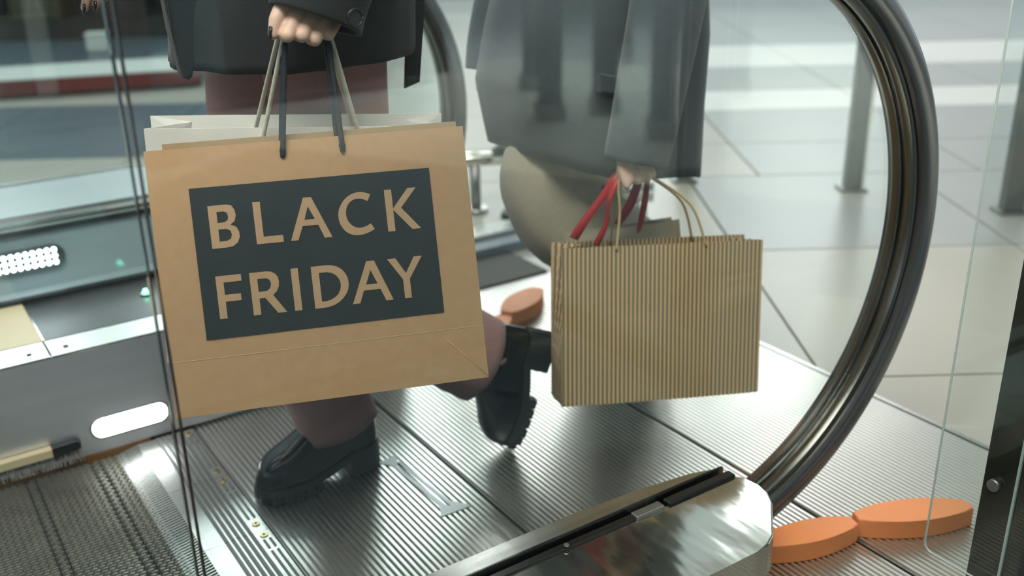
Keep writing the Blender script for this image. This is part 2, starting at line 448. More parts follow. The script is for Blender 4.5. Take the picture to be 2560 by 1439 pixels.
# ------------------------------------------------------------------ comb plate
seg_y = [1.135, 1.37, 1.60, 1.83, 2.066]
TP = 0.00872
comb_labels = ['metal comb section next to the glass balustrade in front', 'metal comb section with the two brass screws, second from the glass', 'metal comb section, third from the glass', 'metal comb section lit by the skirt lamp']
for i in range(4):
    y0, y1 = seg_y[i], seg_y[i + 1]
    cb = thing('comb_plate', (0.43, (y0 + y1) / 2, 0), comb_labels[i], 'comb plate', 'comb sections at the pallet edge')
    cx, cy = 0.43, (y0 + y1) / 2
    bm = bmesh.new()
    add_box(bm, COMB0 - cx, COMB1 - 0.002 - cx, y0 + 0.0006 - cy, y1 - 0.0006 - cy, -0.012, 0.002)
    link('plate', bm_mesh(bm), 'steel', cb)
    # long ridges
    for k in range(5):
        xr = 0.405 + k * 0.0115
        link('ridge', box(xr - cx, xr + 0.0062 - cx, y0 + 0.001 - cy, y1 - 0.001 - cy, 0.002, 0.0042), 'plateline', cb)
    # slots and screws on the outer band
    for (sa, sb) in ((0.05, 0.16), (0.17, 0.20)):
        for xr in (0.4655, 0.477):
            link('slot', box(xr - cx, xr + 0.0045 - cx, y0 + sa - cy, y0 + sb - cy, 0.002, 0.0034), 'plateline', cb)
    for sy in (0.028, 0.215):
        s = link('screw', cyl((0.4735 - cx, y0 + sy - cy, 0.0028), (0, 0, 1), 0.0078, 0.0025, 20), 'screw', cb)
        link('recess', cyl((0.4735 - cx, y0 + sy - cy, 0.0043), (0, 0, 1), 0.0026, 0.0008, 6), 'dark', s)
    bm = bmesh.new()
    yy = math.ceil((y0 - 1.135) / TP) * TP + 1.135
    while yy < y1 - 0.002:
        a = [(COMB0 - cx, 0.002), (COMB0 - cx, -0.012), (0.322 - cx, -0.010), (0.318 - cx, -0.006), (0.330 - cx, -0.0035)]
        lo = [bm.verts.new((x, yy - cy, z)) for x, z in a]; hi = [bm.verts.new((x, yy + 0.0036 - cy, z)) for x, z in a]
        bm.faces.new(lo); bm.faces.new(hi)
        for q in range(5): bm.faces.new((lo[q], lo[(q + 1) % 5], hi[(q + 1) % 5], hi[q]))
        yy += TP
    t = link('teeth', bm_mesh(bm), 'steel', cb); t['kind'] = 'stuff'

# ------------------------------------------------------------------ moving pallets
def pallet_meshes(x0, x1):
    cx = (x0 + x1) / 2
    bm = bmesh.new(); k = 0; yy = 1.139
    while yy < 2.062:
        even = k % 2 == 0
        a = x0 + (0.013 if even else -0.004) - cx; b = x1 + (0.004 if even else -0.013) - cx
        n = 9; step = (b - a) / n
        for s in range(n):
            xa = a + s * step; xb = xa + step - 0.0016
            add_tread(bm, xa, xb, yy, yy + 0.0042)
        k += 1; yy += TP
    cle = bm_mesh(bm)
    base = box(x0 + 0.012 - cx, x1 - 0.012 - cx, 1.136, 2.066, -0.035, -0.0135)
    return cle, base
def add_tread(bm, xa, xb, ya, yb):
    z0, z1 = -0.015, -0.0035
    pr = [(xa, z0), (xa, z1 - 0.0022), (xa + (xb - xa) * 0.25, z1), (xb - 0.001, z1 - 0.0008), (xb, z0)]
    def yy_(z, e): return e + (0.0017 if e == ya else -0.0017) * max(0.0, (z - z0) / (z1 - z0)) ** 2
    lo = [bm.verts.new((x, yy_(z, ya), z)) for x, z in pr]; hi = [bm.verts.new((x, yy_(z, yb), z)) for x, z in pr]
    bm.faces.new(lo); bm.faces.new(hi)
    for q in range(4): bm.faces.new((lo[q], lo[q + 1], hi[q + 1], hi[q]))
px_edges = [0.402, 0.2735, 0.145, 0.0165, -0.112, -0.2405]
pm = pallet_meshes(0.2735, 0.402); pm[0].materials.append(MT['tread']); pm[1].materials.append(MT['dark'])
pal_labels = ['grooved metal pallet sliding under the comb teeth', 'grooved metal pallet, second from the comb', 'grooved metal pallet, third from the comb', 'grooved metal pallet, fourth from the comb', 'grooved metal pallet, fifth from the comb']
for i in range(5):
    xm = (px_edges[i] + px_edges[i + 1]) / 2
    t = thing('walkway_pallet', (xm, 0, 0), pal_labels[i], 'step', 'moving walkway pallets')
    c = link('tread_cleats', pm[0], None, t); c['kind'] = 'stuff'
    link('base_plate', pm[1], None, t)
link('pallet_pit', box(-3.0, 0.37, 1.13, 2.075, -0.056, -0.046), 'dark', kind='structure', label='dark pit under the moving pallets')

# ------------------------------------------------------------------ near balustrade
GY, DZ = 1.075, 0.155
NC, NR = (1.087, 0.543), 0.537
nb = thing('escalator_balustrade', (0, GY, 0), 'clear glass balustrade with brushed steel deck in front of the shoppers', 'balustrade', 'balustrades of the walkway')
def loc(me, dx, dy, dz=0):
    me.transform(Matrix.Translation((-dx, -dy, -dz))); return me
def handrail_path(cx, cz, a0, xend):
    """centre path with outward normals, from the inlet below, round the newel and back along the top"""
    P = []
    a1 = R(77)
    for k in range(61):
        a = a0 + (a1 - a0) * k / 60
        P.append((cx, cz, math.cos(a), math.sin(a)))
    tx, tz = -math.sin(a1), math.cos(a1); L = 0.42
    for k in range(1, 9):
        P.append((cx + tx * L * k / 8, cz + tz * L * k / 8, math.cos(a1), math.sin(a1)))
    x0, z0 = P[-1][0], P[-1][1]
    for k in range(1, 9):
        a = a1 + (PI / 2 - a1) * k / 8; P.append((x0 + tx * 0.02 * k, z0 + tz * 0.01 * k, math.cos(a), math.sin(a)))
    P.append((xend, P[-1][1], 0, 1))
    return P
def glass_outline(x0, cx, cz, r, zb, ztop):
    a0 = R(-80)
    pts = [(x0, zb), (cx + r * math.cos(a0) - 0.004, zb), (cx + r * math.cos(a0), cz + r * math.sin(a0))]
    for (px, pz, nx, nz) in handrail_path(cx, cz, a0, x0)[1:]:
        pts.append((px + nx * r, pz + nz * r))
    return pts
def near_half(cx=NC[0], cz=NC[1], r=0.484):
    return glass_outline(0.242, cx, cz, r, DZ - 0.02, 1.03)
g = link('glass_panel', loc(prism_y(near_half(), GY - 0.005, GY + 0.005), 0, GY), 'glass', nb)
g = link('glass_panel', loc(box(-2.2, 0.231, GY - 0.005, GY + 0.005, DZ - 0.02, NC[1] + 0.580), 0, GY), 'glass', nb)
link('glass_seam', loc(box(0.2318, 0.2335, GY - 0.005, GY + 0.005, DZ, NC[1] + 0.575), 0, GY), 'gasket', nb)
link('glass_seam', loc(box(0.2400, 0.2417, GY - 0.005, GY + 0.005, DZ, NC[1] + 0.575), 0, GY), 'gasket', nb)
# outer deck cap with chamfered corner
deck_poly = [(-2.2, 0.882), (1.03, 0.880), (1.06, 0.884), (1.082, 0.895), (1.150, 0.960), (1.166, 0.985), (1.169, 1.010), (1.169, 1.040), (1.160, 1.052), (1.150, 1.058), (-2.2, 1.058)]
od = link('outer_deck', loc(prism(deck_poly, 0.090, DZ, 0.0035), 0, GY), 'deck', nb)
link('inner_deck', loc(prism([(-2.2, 1.09), (1.165, 1.09), (1.10, 1.108), (0.99, 1.122), (0.86, 1.130), (-2.2, 1.131)], DZ - 0.05, DZ - 0.002, 0.002), 0, GY), 'steel', nb)
link('skirt_panel', loc(box(-2.2, 0.9, 1.124, 1.130, 0.0008, DZ - 0.05), 0, GY), 'skirt', nb)
link('plinth', loc(prism([(-2.2, 0.91), (1.02, 0.91), (1.12, 0.985), (1.12, 1.06), (1.06, 1.11), (0.95, 1.12), (-2.2, 1.12)], 0.0008, 0.10), 0, GY), 'dark', nb)
def strip(x0, x1, y0, y1, z0, z1, bev=0.003):
    return loc(box(x0, x1, y0, y1, z0, z1, bev), 0, GY)
link('gasket', strip(-2.2, 1.156, GY + 0.0055, GY + 0.013, DZ - 0.02, DZ + 0.006, 0.003), 'gasket', nb)
link('gasket', strip(1.00, 1.156, 1.051, GY - 0.0055, DZ - 0.02, DZ + 0.006, 0.003), 'gasket', nb)
link('gasket', strip(-2.2, 0.985, 1.053, GY - 0.0055, DZ - 0.02, DZ + 0.004, 0.003), 'gasket', nb)
link('gasket_clip', strip(0.93, 0.99, 1.051, GY - 0.006, DZ - 0.02, DZ + 0.0060, 0.002), 'steel_dull', nb)
link('gasket_rivet', loc(cyl((0.79, 1.058, DZ + 0.0065), (0, 0, 1), 0.0042, 0.002, 14), 0, GY), 'steel', nb)

rub_prof = [(0.489, 0.030), (0.4875, 0.0385), (0.492, 0.0418), (0.505, 0.0430), (0.521, 0.0420), (0.531, 0.036), (0.5365, 0.022), (0.537, 0), (0.5365, -0.022), (0.531, -0.036), (0.521, -0.0420), (0.505, -0.0430), (0.492, -0.0418), (0.4875, -0.0385), (0.489, -0.030)]
gd_prof = [(0.495, 0.030), (0.4855, 0.0300), (0.4820, 0.0285), (0.4795, 0.0260), (0.4780, 0.0180), (0.4785, 0.0075), (0.4805, 0.0050), (0.4880, 0.0040), (0.4880, -0.0020), (0.4805, -0.0030), (0.4790, -0.0060), (0.4785, -0.0150), (0.4800, -0.0215), (0.4830, -0.0240), (0.4900, -0.0255), (0.495, -0.0255)]
hp = handrail_path(NC[0], NC[1], R(-86), -2.2)
o = link('handrail_guide', loc(sweep_xz(hp, gd_prof, GY), 0, GY), 'guide', nb); auto_smooth(o, 35)
hr = link('escalator_handrail', sweep_xz(hp, rub_prof, GY), 'rubber', label='black rubber handrail curving around the newel end in front', cat='handrail', group='handrails of the walkway'); auto_smooth(hr, 40)

# ------------------------------------------------------------------ far balustrade
FG = 2.42; FC = (0.90, 0.565); FZ = 0.25
fb = thing('escalator_balustrade', (0, FG, 0), 'far glass balustrade behind the bags with polished skirt', 'balustrade', 'balustrades of the walkway')
def lf(me): me.transform(Matrix.Translation((0, -FG, 0))); return me
link('skirt_panel', lf(box(-2.2, 1.02, FAR_Y, FAR_Y + 0.006, 0.006, FZ)), 'skirt', fb)
link('skirt_gap', lf(box(-2.2, 0.395, FAR_Y - 0.003, FAR_Y + 0.004, -0.02, 0.004)), 'skirt_gap', fb)
for (xa, xb) in ((-2.2, 0.232), (0.2345, 1.05)):
    s = link('deck_strip', lf(box(xa, xb, FAR_Y - 0.001, 2.162, FZ - 0.004, FZ + 0.001, 0.001)), 'steel', fb)
    for xs in ((0.197, -0.1) if xb < 0.3 else (0.268, 0.55, 0.85)):
        link('screw', lf(cyl((xs, 2.108, FZ + 0.0018), (0, 0, 1), 0.005, 0.0015, 12)), 'dark', s)
link('deck_panel', lf(box(-2.2, 0.233, 2.163, 2.41, FZ - 0.004, FZ + 0.002)), 'cream', fb)
link('deck_panel', lf(box(0.2365, 1.05, 2.163, 2.41, FZ - 0.004, FZ + 0.002)), 'blackpanel', fb)
link('deck_joint', lf(box(0.2335, 0.236, 2.163, 2.41, FZ - 0.004, FZ + 0.003)), 'rail', fb)
link('end_cap', lf(prism([(1.02, FAR_Y), (1.05, FAR_Y + 0.02), (1.06, 2.15), (1.06, 2.5), (1.02, 2.5)], 0.001, FZ)), 'steel', fb)
link('gasket', lf(box(-2.2, 1.04, 2.41, 2.432, FZ - 0.01, FZ + 0.012, 0.003)), 'gasket', fb)
link('glass_panel', lf(prism_y(glass_outline(0.16, FC[0], FC[1], 0.484, FZ, 1.03), FG - 0.005, FG + 0.005)), 'glass_far', fb)
link('glass_panel', lf(box(-2.2, 0.152, FG - 0.005, FG + 0.005, FZ, FC[1] + 0.58)), 'glass_far', fb)
fp = handrail_path(FC[0], FC[1], R(-38), -2.2)
o = link('handrail_guide', lf(sweep_xz(fp, gd_prof, FG)), 'guide', fb); auto_smooth(o, 35)
hr2 = link('escalator_handrail', sweep_xz(fp, rub_prof, FG), 'rubber', label='black rubber handrail curve behind the paper bags', cat='handrail', group='handrails of the walkway'); auto_smooth(hr2, 40)
# comb lamp set into the far skirt
cl = thing('comb_lamp', (0.362, FAR_Y, 0.062), 'glowing oval lamp set in the polished skirt beside the comb', 'lamp')
link('lamp_frame', prism_y(oval(0, 0, 0.086, 0.026), -0.0015, 0.002), 'steel', cl)
link('lamp_diffuser', prism_y(oval(0, 0, 0.080, 0.0215), -0.0035, 0.0), 'comblamp', cl)
# skirt deflector brush
db = thing('deflector_brush', (0, FAR_Y - 0.0005, 0.04), 'cream skirt deflector with black end cap along the pallets', 'brush')
link('holder', box(-2.2, 0.197, -0.020, 0.0, -0.006, 0.016, 0.003), 'cream', db)
link('end_cap', prism_y([(0.197, -0.010), (0.252, -0.001), (0.254, 0.012), (0.245, 0.018), (0.197, 0.017)], -0.021, 0.0, 0.002), 'gasket', db)
bm = bmesh.new()
for k in range(420):
    x = -0.6 + 0.85 * k / 420; d = random.uniform(-0.004, 0.004)
    a = [bm.verts.new((x, -0.004, -0.005)), bm.verts.new((x + 0.0016, -0.004, -0.005)), bm.verts.new((x + 0.0016 + d, -0.030, -0.026)), bm.verts.new((x + d, -0.030, -0.026))]
    bm.faces.new(a)
bb = link('bristles', bm_mesh(bm), 'brush', db); bb['kind'] = 'stuff'
# green status light
gl = thing('signal_light', (0.485, 2.30, FZ), 'tiny green signal light on the black deck panel', 'light')
link('bezel', cyl((0, 0, 0.004), (0, 0, 1), 0.013, 0.004), 'steel_dull', gl)
link('lens', cyl((0, 0, 0.010), (0, 0, 1), 0.009, 0.010, r2=0.005), 'green', gl)

# ------------------------------------------------------------------ neighbouring walkway behind the far glass
nw = thing('neighbouring_walkway', (0, 2.8, 0), 'steel casing of the next walkway, behind the far glass', 'walkway')
def ln(me): me.transform(Matrix.Translation((0, -2.8, 0))); return me
link('near_casing', ln(box(-2.4, 0.98, 2.45, 2.62, 0.0, 0.21)), 'npanel', nw)
link('skirt_panel', ln(box(-2.4, 0.98, 2.62, 2.626, 0.10, 0.352)), 'npanel', nw)
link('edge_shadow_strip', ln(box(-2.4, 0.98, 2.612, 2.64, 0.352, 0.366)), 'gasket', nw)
link('edge_rail', ln(box(-2.4, 0.98, 2.605, 2.66, 0.366, 0.392, 0.008)), 'rail', nw)
link('top_deck', ln(box(-2.4, 0.98, 2.66, 2.98, 0.340, 0.386)), 'npanel', nw)
link('top_edge', ln(box(-2.4, 0.98, 2.98, 3.0, 0.335, 0.392, 0.004)), 'steel', nw)
link('outer_casing', ln(box(-2.4, 0.98, 2.64, 3.0, 0.0, 0.34)), 'steel_dull', nw)
ll = thing('led_lamp', (0.285, 2.612, 0.288), 'oval lamp with rows of bright dots on the casing behind', 'lamp')  # glowing dots stand in for a comb lamp reflected in the deck
link('lamp_plate', prism_y(oval(0, 0, 0.088, 0.030), -0.002, 0.006), 'steel', ll)
dot = cyl((0, -0.0035, 0), (0, 1, 0), 0.0062, 0.003, 12); dot.materials.append(MT['led'])
for i in range(9):
    for j in range(3):
        d = link('led_dot', dot, None, ll); d.location = (-0.068 + 0.0165 * i, 0, -0.016 + 0.016 * j)

# ------------------------------------------------------------------ floor strip and fittings on the far side
link('trim_5', prism([(-3.0, -0.10), (0.36, 0.07), (0.36, 0.88), (-3.0, 0.88)], -0.006, -0.0005), 'tile_slate', kind='structure', label='slate floor strip on the camera side of the walkway')  # unseen dark panel added so the glass mirrors less light over the pallets
for k, (dy, m_) in enumerate(((0.0, 'rail'), (-0.075, 'rail'))):
    link('trim_%d' % (6 + k), prism([(-0.6, 0.028 + dy), (2.8, 0.205 + dy), (2.8, 0.235 + dy), (-0.6, 0.058 + dy)], -0.003, 0.010), m_, kind='structure', label='polished steel floor rail mirrored in the glass')
link('trim_2', box(0.9, 1.71, 2.395, 2.62, -0.003, 0.006), mat('dark_mat', (62, 60, 50), 0.7), kind='structure', label='dark plate in the floor beside the far landing edge')
link('trim_3', box(0.99, 1.95, 2.62, 2.70, -0.003, 0.03, 0.004), mat('blue_grey_kerb', (104, 116, 124), 0.4), kind='structure', label='blue grey kerb strip behind the dark plate')
link('trim_4', box(0.99, 2.0, 2.70, 2.80, -0.003, 0.045, 0.006), 'steel', kind='structure', label='bright steel kerb behind the blue grey strip')

# ------------------------------------------------------------------ orange rubber blocks
def block(name, pts, z1, label):
    """lens-shaped plan with blunt ends"""
    me = prism(pts, 0.0, z1, 0.0035)
    cx = sum(p[0] for p in pts) / len(pts); cy = sum(p[1] for p in pts) / len(pts)
    me.transform(Matrix.Translation((-cx, -cy, 0)))
    o = link(name, me, 'orange', label=label, cat='block', group='orange rubber blocks')
    o.location = (cx, cy, 0.0006); auto_smooth(o, 30)
    return o
def lens(p0, p1, w, e, n=10):
    p0 = V(p0 + (0,)); p1 = V(p1 + (0,)); d = (p1 - p0); L = d.length; d /= L; s = V((-d.y, d.x, 0))
    a = []; b = []
    for k in range(n + 1):
        t = k / n; h = e / 2 + (w - e) / 2 * math.sin(PI * t) ** 0.85
        q = p0 + d * (L * t); a.append((q + s * h)); b.append((q - s * h))
    return [(q.x, q.y) for q in b] + [(q.x, q.y) for q in reversed(a)]
block('rubber_block', lens((1.178, 1.002), (1.368, 0.950), 0.064, 0.026), 0.037, 'orange rubber block tucked against the chamfered steel deck end')
block('rubber_block', lens((1.381, 0.958), (1.585, 0.860), 0.070, 0.026), 0.037, 'orange rubber block seen partly through the free standing glass')
block('rubber_block', lens((1.380, 2.130), (1.555, 2.222), 0.090, 0.034), 0.040, 'blurred orange rubber block behind the black boot heel')
block('rubber_block', lens((1.215, 2.03), (1.382, 2.128), 0.075, 0.030), 0.032, 'orange rubber block with just its tip showing past the kraft bag')

# ------------------------------------------------------------------ free-standing glass with dark frame, at the right
gp = thing('glass_screen', (1.44, 0.6, 0), 'free standing glass screen with dark metal frame', 'glass screen')
pts = []
for k in range(9): a = PI + PI / 2 * k / 8 ; pts.append((0.240 + 0.0, 0))
yl, zb = 0.812, 0.055
outl = [(yl - 0.02, zb)]
outl = []
for k in range(9):
    a = PI / 2 * k / 8
    outl.append((yl - 0.016 + 0.016 * math.cos(a), zb + 0.016 - 0.016 * math.sin(a)))
outl += [(0.1, zb), (0.1, 1.5), (yl, 1.5)]
def prism_x(poly, x0, x1):
    bm = bmesh.new()
    lo = [bm.verts.new((x0, y, z)) for y, z in poly]; hi = [bm.verts.new((x1, y, z)) for y, z in poly]
    n = len(poly); bm.faces.new(lo); bm.faces.new(hi)
    for i in range(n): bm.faces.new((lo[i], lo[(i + 1) % n], hi[(i + 1) % n], hi[i]))
    return bm_mesh(bm)
def lg(me): me.transform(Matrix.Translation((-1.44, -0.6, 0))); return me
link('glass_pane', lg(prism_x(outl, 1.371, 1.377)), 'glass', gp)
bm = bmesh.new()
el = outl[:9]
edge = [(yl, 1.5)] + el + [(0.3, zb)]
link('glass_rim', lg(tube([(1.374, y, z) for y, z in edge], 0.0020, 6)), 'glass_edge', gp)
link('post', lg(box(1.385, 1.445, 0.655, 0.738, 0.0, 1.5, 0.002)), 'frame', gp)
link('post_edge', lg(box(1.380, 1.384, 0.680, 0.684, 0.02, 1.5)), 'glass_edge', gp)
link('bolt', lg(cyl((1.380, 0.716, 0.232), (1, 0, 0), 0.010, 0.010, 18)), 'steel_dull', gp)
link('post_rail', lg(box(1.40, 1.44, 0.10, 0.66, 0.075, 0.13, 0.002)), 'frame', gp)

# ------------------------------------------------------------------ background: rails, posts, bench, shop
def post_thing(x, y, w, t, h, m, label, ang=ANG, grp='slab posts in the hall'):
    th = thing('barrier_post', (x, y, 0), label, 'post', grp)
    th.rotation_euler = (0, 0, ang)
    link('slab', box(-w / 2, w / 2, -t / 2, t / 2, 0.0, h, 0.004), m, th)
    link('base_plate', box(-w / 2 - 0.02, w / 2 + 0.02, -t / 2 - 0.02, t / 2 + 0.02, -0.004, 0.008, 0.002), 'steel_dull', th)
    link('edge_strip', box(w / 2, w / 2 + 0.012, -t / 2, t / 2, 0.0, h), 'white', th)
    return th
post_thing(2.77, 2.92, 0.060, 0.05, 1.6, 'post', 'slim grey post behind the coat of the second shopper')
post_thing(3.20, 2.43, 0.062, 0.05, 1.6, 'post', 'slim grey post seen through the glass inside the handrail curve')
post_thing(3.42, 1.90, 0.075, 0.05, 1.6, 'post', 'slim grey post beyond the free standing glass')
gr = thing('guard_rail', (1.871, 3.077, 0), 'low polished steel guard rail on short posts', 'rail')
link('rail', tube([(-0.35, 0.16, 0.195), (0.0, 0.0, 0.195), (0.10, -0.05, 0.195)], 0.026, 16), 'rail', gr)
link('leg', cyl((0.0, 0.0, 0.09), (0, 0, 1), 0.020, 0.18), 'steel_dull', gr); link('flange', cyl((0, 0, 0.006), (0, 0, 1), 0.045, 0.012), 'steel', gr)
gr2 = thing('guard_rail', (2.208, 2.533, 0), 'polished tube end showing under the second shopper\'s hand', 'rail')
link('rail', tube([(-0.22, 0.22, 0.14), (0.03, -0.03, 0.14)], 0.034, 16), 'rail', gr2)
link('leg', cyl((0, 0, 0.06), (0, 0, 1), 0.022, 0.12), 'steel_dull', gr2); link('flange', cyl((0, 0, 0.006), (0, 0, 1), 0.045, 0.012), 'steel', gr2)
dp = thing('bollard', (1.945, 2.93, 0), 'dark slim bollard with round cap left of the second shopper', 'bollard')
link('post', cyl((0, 0, 0.12), (0, 0, 1), 0.020, 0.24), 'darkpost', dp)
link('base', cyl((0, 0, 0.01), (0, 0, 1), 0.052, 0.02, r2=0.045), 'darkpost', dp)
link('cap', tube([(-0.07, 0.03, 0.24), (-0.03, 0.01, 0.255), (0.03, -0.02, 0.25)], [0.015, 0.03, 0.022], 14), 'darkpost', dp)
# long low counter with dark red front
bq = AB(-2.92, 6.0)
ct = thing('low_platform', (bq.x, bq.y, 0), 'long low platform with white top and dark red front', 'platform'); ct.rotation_euler = (0, 0, ANG + R(15))
link('front', box(-2.4, 1.15, 0, 0.05, 0.02, 0.105), 'red', ct)
link('base', box(-2.4, 1.15, 0.05, 0.45, -0.004, 0.105), 'dark', ct)
link('plinth', box(-2.35, 1.1, 0.01, 0.05, -0.004, 0.02), 'dark', ct)
link('top', box(-2.45, 1.18, -0.01, 0.50, 0.105, 0.118, 0.004), 'white', ct)
# shop display behind the counter
sh = thing('shop_display', tuple(AB(-3.4, 8.6)), 'dark shop display wall with box stacks, far behind the low platform', 'display'); sh.rotation_euler = (0, 0, ANG + R(5))
link('back_wall', box(-3.5, 2.9, 0.6, 0.7, 0, 3.2), 'shopdark', sh)
link('cloth_shelf', box(-3.4, 2.8, 0.0, 0.6, 0.0, 0.16), 'shopdark', sh)
for k in range(9):
    hgt = random.uniform(0.3, 0.8); m = ('shopolive', 'shopdark', 'shopolive', 'shopteal')[k % 4]
    link('box_stack', box(-3.2 + 0.66 * k, -2.75 + 0.66 * k + random.uniform(-.1, .1), 0.05, 0.5, 0.16, 0.16 + hgt, 0.01), m, sh)
for (a, b, z, s, lb) in ((-3.02, 7.9, -0.004, 0.075, 'small white box on the floor before the dark shop display'), ):
    q = AB(a, b, z)
    t = thing('white_box', (q.x, q.y, z), lb, 'box'); t.rotation_euler = (0, 0, ANG + 0.2)
    link('body', box(-s, s, -s, s, 0, 1.6 * s, 0.02), 'white', t); link('lid', box(-s * 1.05, s * 1.05, -s * 1.05, s * 1.05, 1.6 * s, 1.9 * s, 0.01), 'white', t)
# columns on the camera's side of the hall, mirrored in the glass
for i, (x, y, w_) in enumerate(((3.42, -2.78, 0.09), (3.02, -2.05, 0.10), (3.34, -2.0, 0.11), (3.20, -1.40, 0.10), (4.6, -3.4, 0.16), (1.2, -2.6, 0.12), (4.2, -1.9, 0.12))):
    th = thing('hall_column', (x, y, 0), 'dark square column on the near side of the hall, mirrored in the glass', 'column', 'dark columns mirrored in the glass')
    th.rotation_euler = (0, 0, 0.2 * i)
    link('shaft', box(-w_ / 2, w_ / 2, -w_ / 2, w_ / 2, 0, 4.6, 0.006), 'column', th)
    link('base', box(-w_ / 2 - 0.015, w_ / 2 + 0.015, -w_ / 2 - 0.015, w_ / 2 + 0.015, -0.004, 0.08, 0.004), 'steel_dull', th)

sf = thing('shop_facade', (0.0, -3.6, 0), 'dark shop front with pale door strips, mirrored in the glass', 'shop front')  # unseen wall added to darken glass over the first shopper, strips give streaks
link('wall_panel', box(-4.0, 3.3, -0.2, 0.0, 0.0, 3.4), 'shopdark', sf)
link('plinth', box(-4.0, 3.3, 0.0, 0.04, 0.0, 0.15), 'column', sf)
for k in range(8):
    link('door_strip', box(-3.6 + 0.74 * k, -3.6 + 0.74 * k + 0.10 + 0.16 * (k % 3), 0.0, 0.03, 0.15, 2.6), 'shopteal' if k % 2 else 'white', sf)

# ------------------------------------------------------------------ paper bags
def frame(C, ex, ey, ez, off=(0, 0, 0), roll=0.0):
    ex, ey, ez = V(ex).normalized(), V(ey).normalized(), V(ez).normalized()
    m3 = Matrix((ex, ey, ez)).transposed().to_4x4()
    m3.translation = V(C) + ex * off[0] + ey * off[1] + ez * off[2]
    return m3 @ Matrix.Rotation(roll, 4, 'Y')

def bag_body(w, h, d_top, d_bot, gus=0.55, corner=0.006, nx=16, nz=14, crumple=0.0015, seed=0.0, zc=0.0):
    """open-topped paper bag; front panel at y=0, local origin at centre of the front panel"""
    verts = []; faces = []
    def depth(t): return lerp(d_bot, d_top, t ** 0.7)
    def cr(x, z, s): return crumple * noise.noise(V((x * 14 + seed, z * 14, s)))
    def vid(v): verts.append(v); return len(verts) - 1
    F0 = [[None] * (nx + 1) for _ in range(nz + 1)]; B0 = [[None] * (nx + 1) for _ in range(nz + 1)]
    for j in range(nz + 1):
        t = j / nz; z = -h / 2 + h * t + zc
        for i in range(nx + 1):
            x = -w / 2 + w * i / nx
            e = min(i, nx - i) / nx
            F0[j][i] = vid((x, -0.006 * math.sin(PI * i / nx) * (1 - t) * 0.6 + cr(x, z, 1), z))
            B0[j][i] = vid((x, depth(t) + cr(x, z, 7), z + 0.0))
    for j in range(nz):
        for i in range(nx):
            faces.append((F0[j][i], F0[j][i + 1], F0[j + 1][i + 1], F0[j + 1][i]))
            faces.append((B0[j][i + 1], B0[j][i], B0[j + 1][i], B0[j + 1][i + 1]))
    for side in (0, nx):
        sgn = 1 if side == 0 else -1
        mids = []
        for j in range(nz + 1):
            t = j / nz; z = -h / 2 + h * t + zc
            fold = gus * 0.13 * (max(0.0, t - 0.25) / 0.75)
            x = (-w / 2 if side == 0 else w / 2) + sgn * fold
            mids.append(vid((x, depth(t) * 0.5, z)))
        for j in range(nz):
            faces.append((F0[j][side], F0[j + 1][side], mids[j + 1], mids[j]))
            faces.append((mids[j], mids[j + 1], B0[j + 1][side], B0[j][side]))
        if side == 0: m0 = mids[0]
        else: m1 = mids[0]
    faces.append(tuple([F0[0][i] for i in range(nx + 1)] + [m1] + [B0[0][i] for i in range(nx, -1, -1)] + [m0]))
    return mesh_from(verts, faces)

def add_solid(o, t=0.0009):
    m = o.modifiers.new('thickness', 'SOLIDIFY'); m.thickness = t; m.offset = 0

def flat(polys, y, th=0.0003):
    """flat print: list of outlines (u, v), first outer, others holes"""
    bm = bmesh.new(); edges = []
    for pl in polys:
        vs = [bm.verts.new((u, y, v)) for u, v in pl]
        for i in range(len(vs)): edges.append(bm.edges.new((vs[i], vs[(i + 1) % len(vs)])))
    bmesh.ops.triangle_fill(bm, use_beauty=True, use_dissolve=False, edges=edges, normal=(0, -1, 0))
    return bm_mesh(bm)

KC, KX, KY, KZ = (0.5269, 1.304, 0.6119), (0.9389, -0.3441, 0.0087), (0.3278, 0.8861, -0.3277), (0.1051, 0.3105, 0.9447)
KM = frame(KC, KX, KY, KZ)
kb = thing('paper_bag', None, 'large kraft paper bag printed BLACK FRIDAY with navy rope handles', 'bag', mtx=KM)
b_ = link('body', bag_body(0.4571, 0.3812, 0.020, 0.060, gus=0.4, crumple=0.0006), 'kraft', kb); add_solid(b_)
# turned-in top hem, darker inside
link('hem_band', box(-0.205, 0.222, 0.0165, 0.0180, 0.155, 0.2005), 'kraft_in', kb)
YF = -0.0052
def on_panel(u, v):  # follow the slight bulge of the front panel
    t = (v + 0.1906) / 0.3812
    return -0.006 * math.sin(PI * (u + 0.22855) / 0.4571) * (1 - t) * 0.6
def printed(name, polys, lift, m, parent):
    bm = bmesh.new(); edges = []
    for pl in polys:
        vs = [bm.verts.new((u, 0, v)) for u, v in pl]
        for i in range(len(vs)): edges.append(bm.edges.new((vs[i], vs[(i + 1) % len(vs)])))
    bmesh.ops.triangle_fill(bm, use_beauty=True, use_dissolve=False, edges=edges, normal=(0, -1, 0))
    for k in range(2): bmesh.ops.subdivide_edges(bm, edges=[e for e in bm.edges if e.calc_length() > 0.02], cuts=1)
    bmesh.ops.triangulate(bm, faces=bm.faces)
    for v in bm.verts: v.co.y = on_panel(v.co.x, v.co.z) - lift
    for f in bm.faces:
        f.normal_update()
        if f.normal.y > 0: f.normal_flip()
    me = bpy.data.meshes.new(name); bm.to_mesh(me); bm.free()
    return link(name, me, m, parent)
def grid_panel(u0, u1, v0, v1, lift, n=12):
    vs = []; fs = []
    for j in range(n + 1):
        for i in range(n + 1):
            u = lerp(u0, u1, i / n); v = lerp(v0, v1, j / n); vs.append((u, on_panel(u, v) - lift, v))
    for j in range(n):
        for i in range(n): a = j * (n + 1) + i; fs.append((a, a + 1, a + n + 2, a + n + 1))
    return mesh_from(vs, fs)
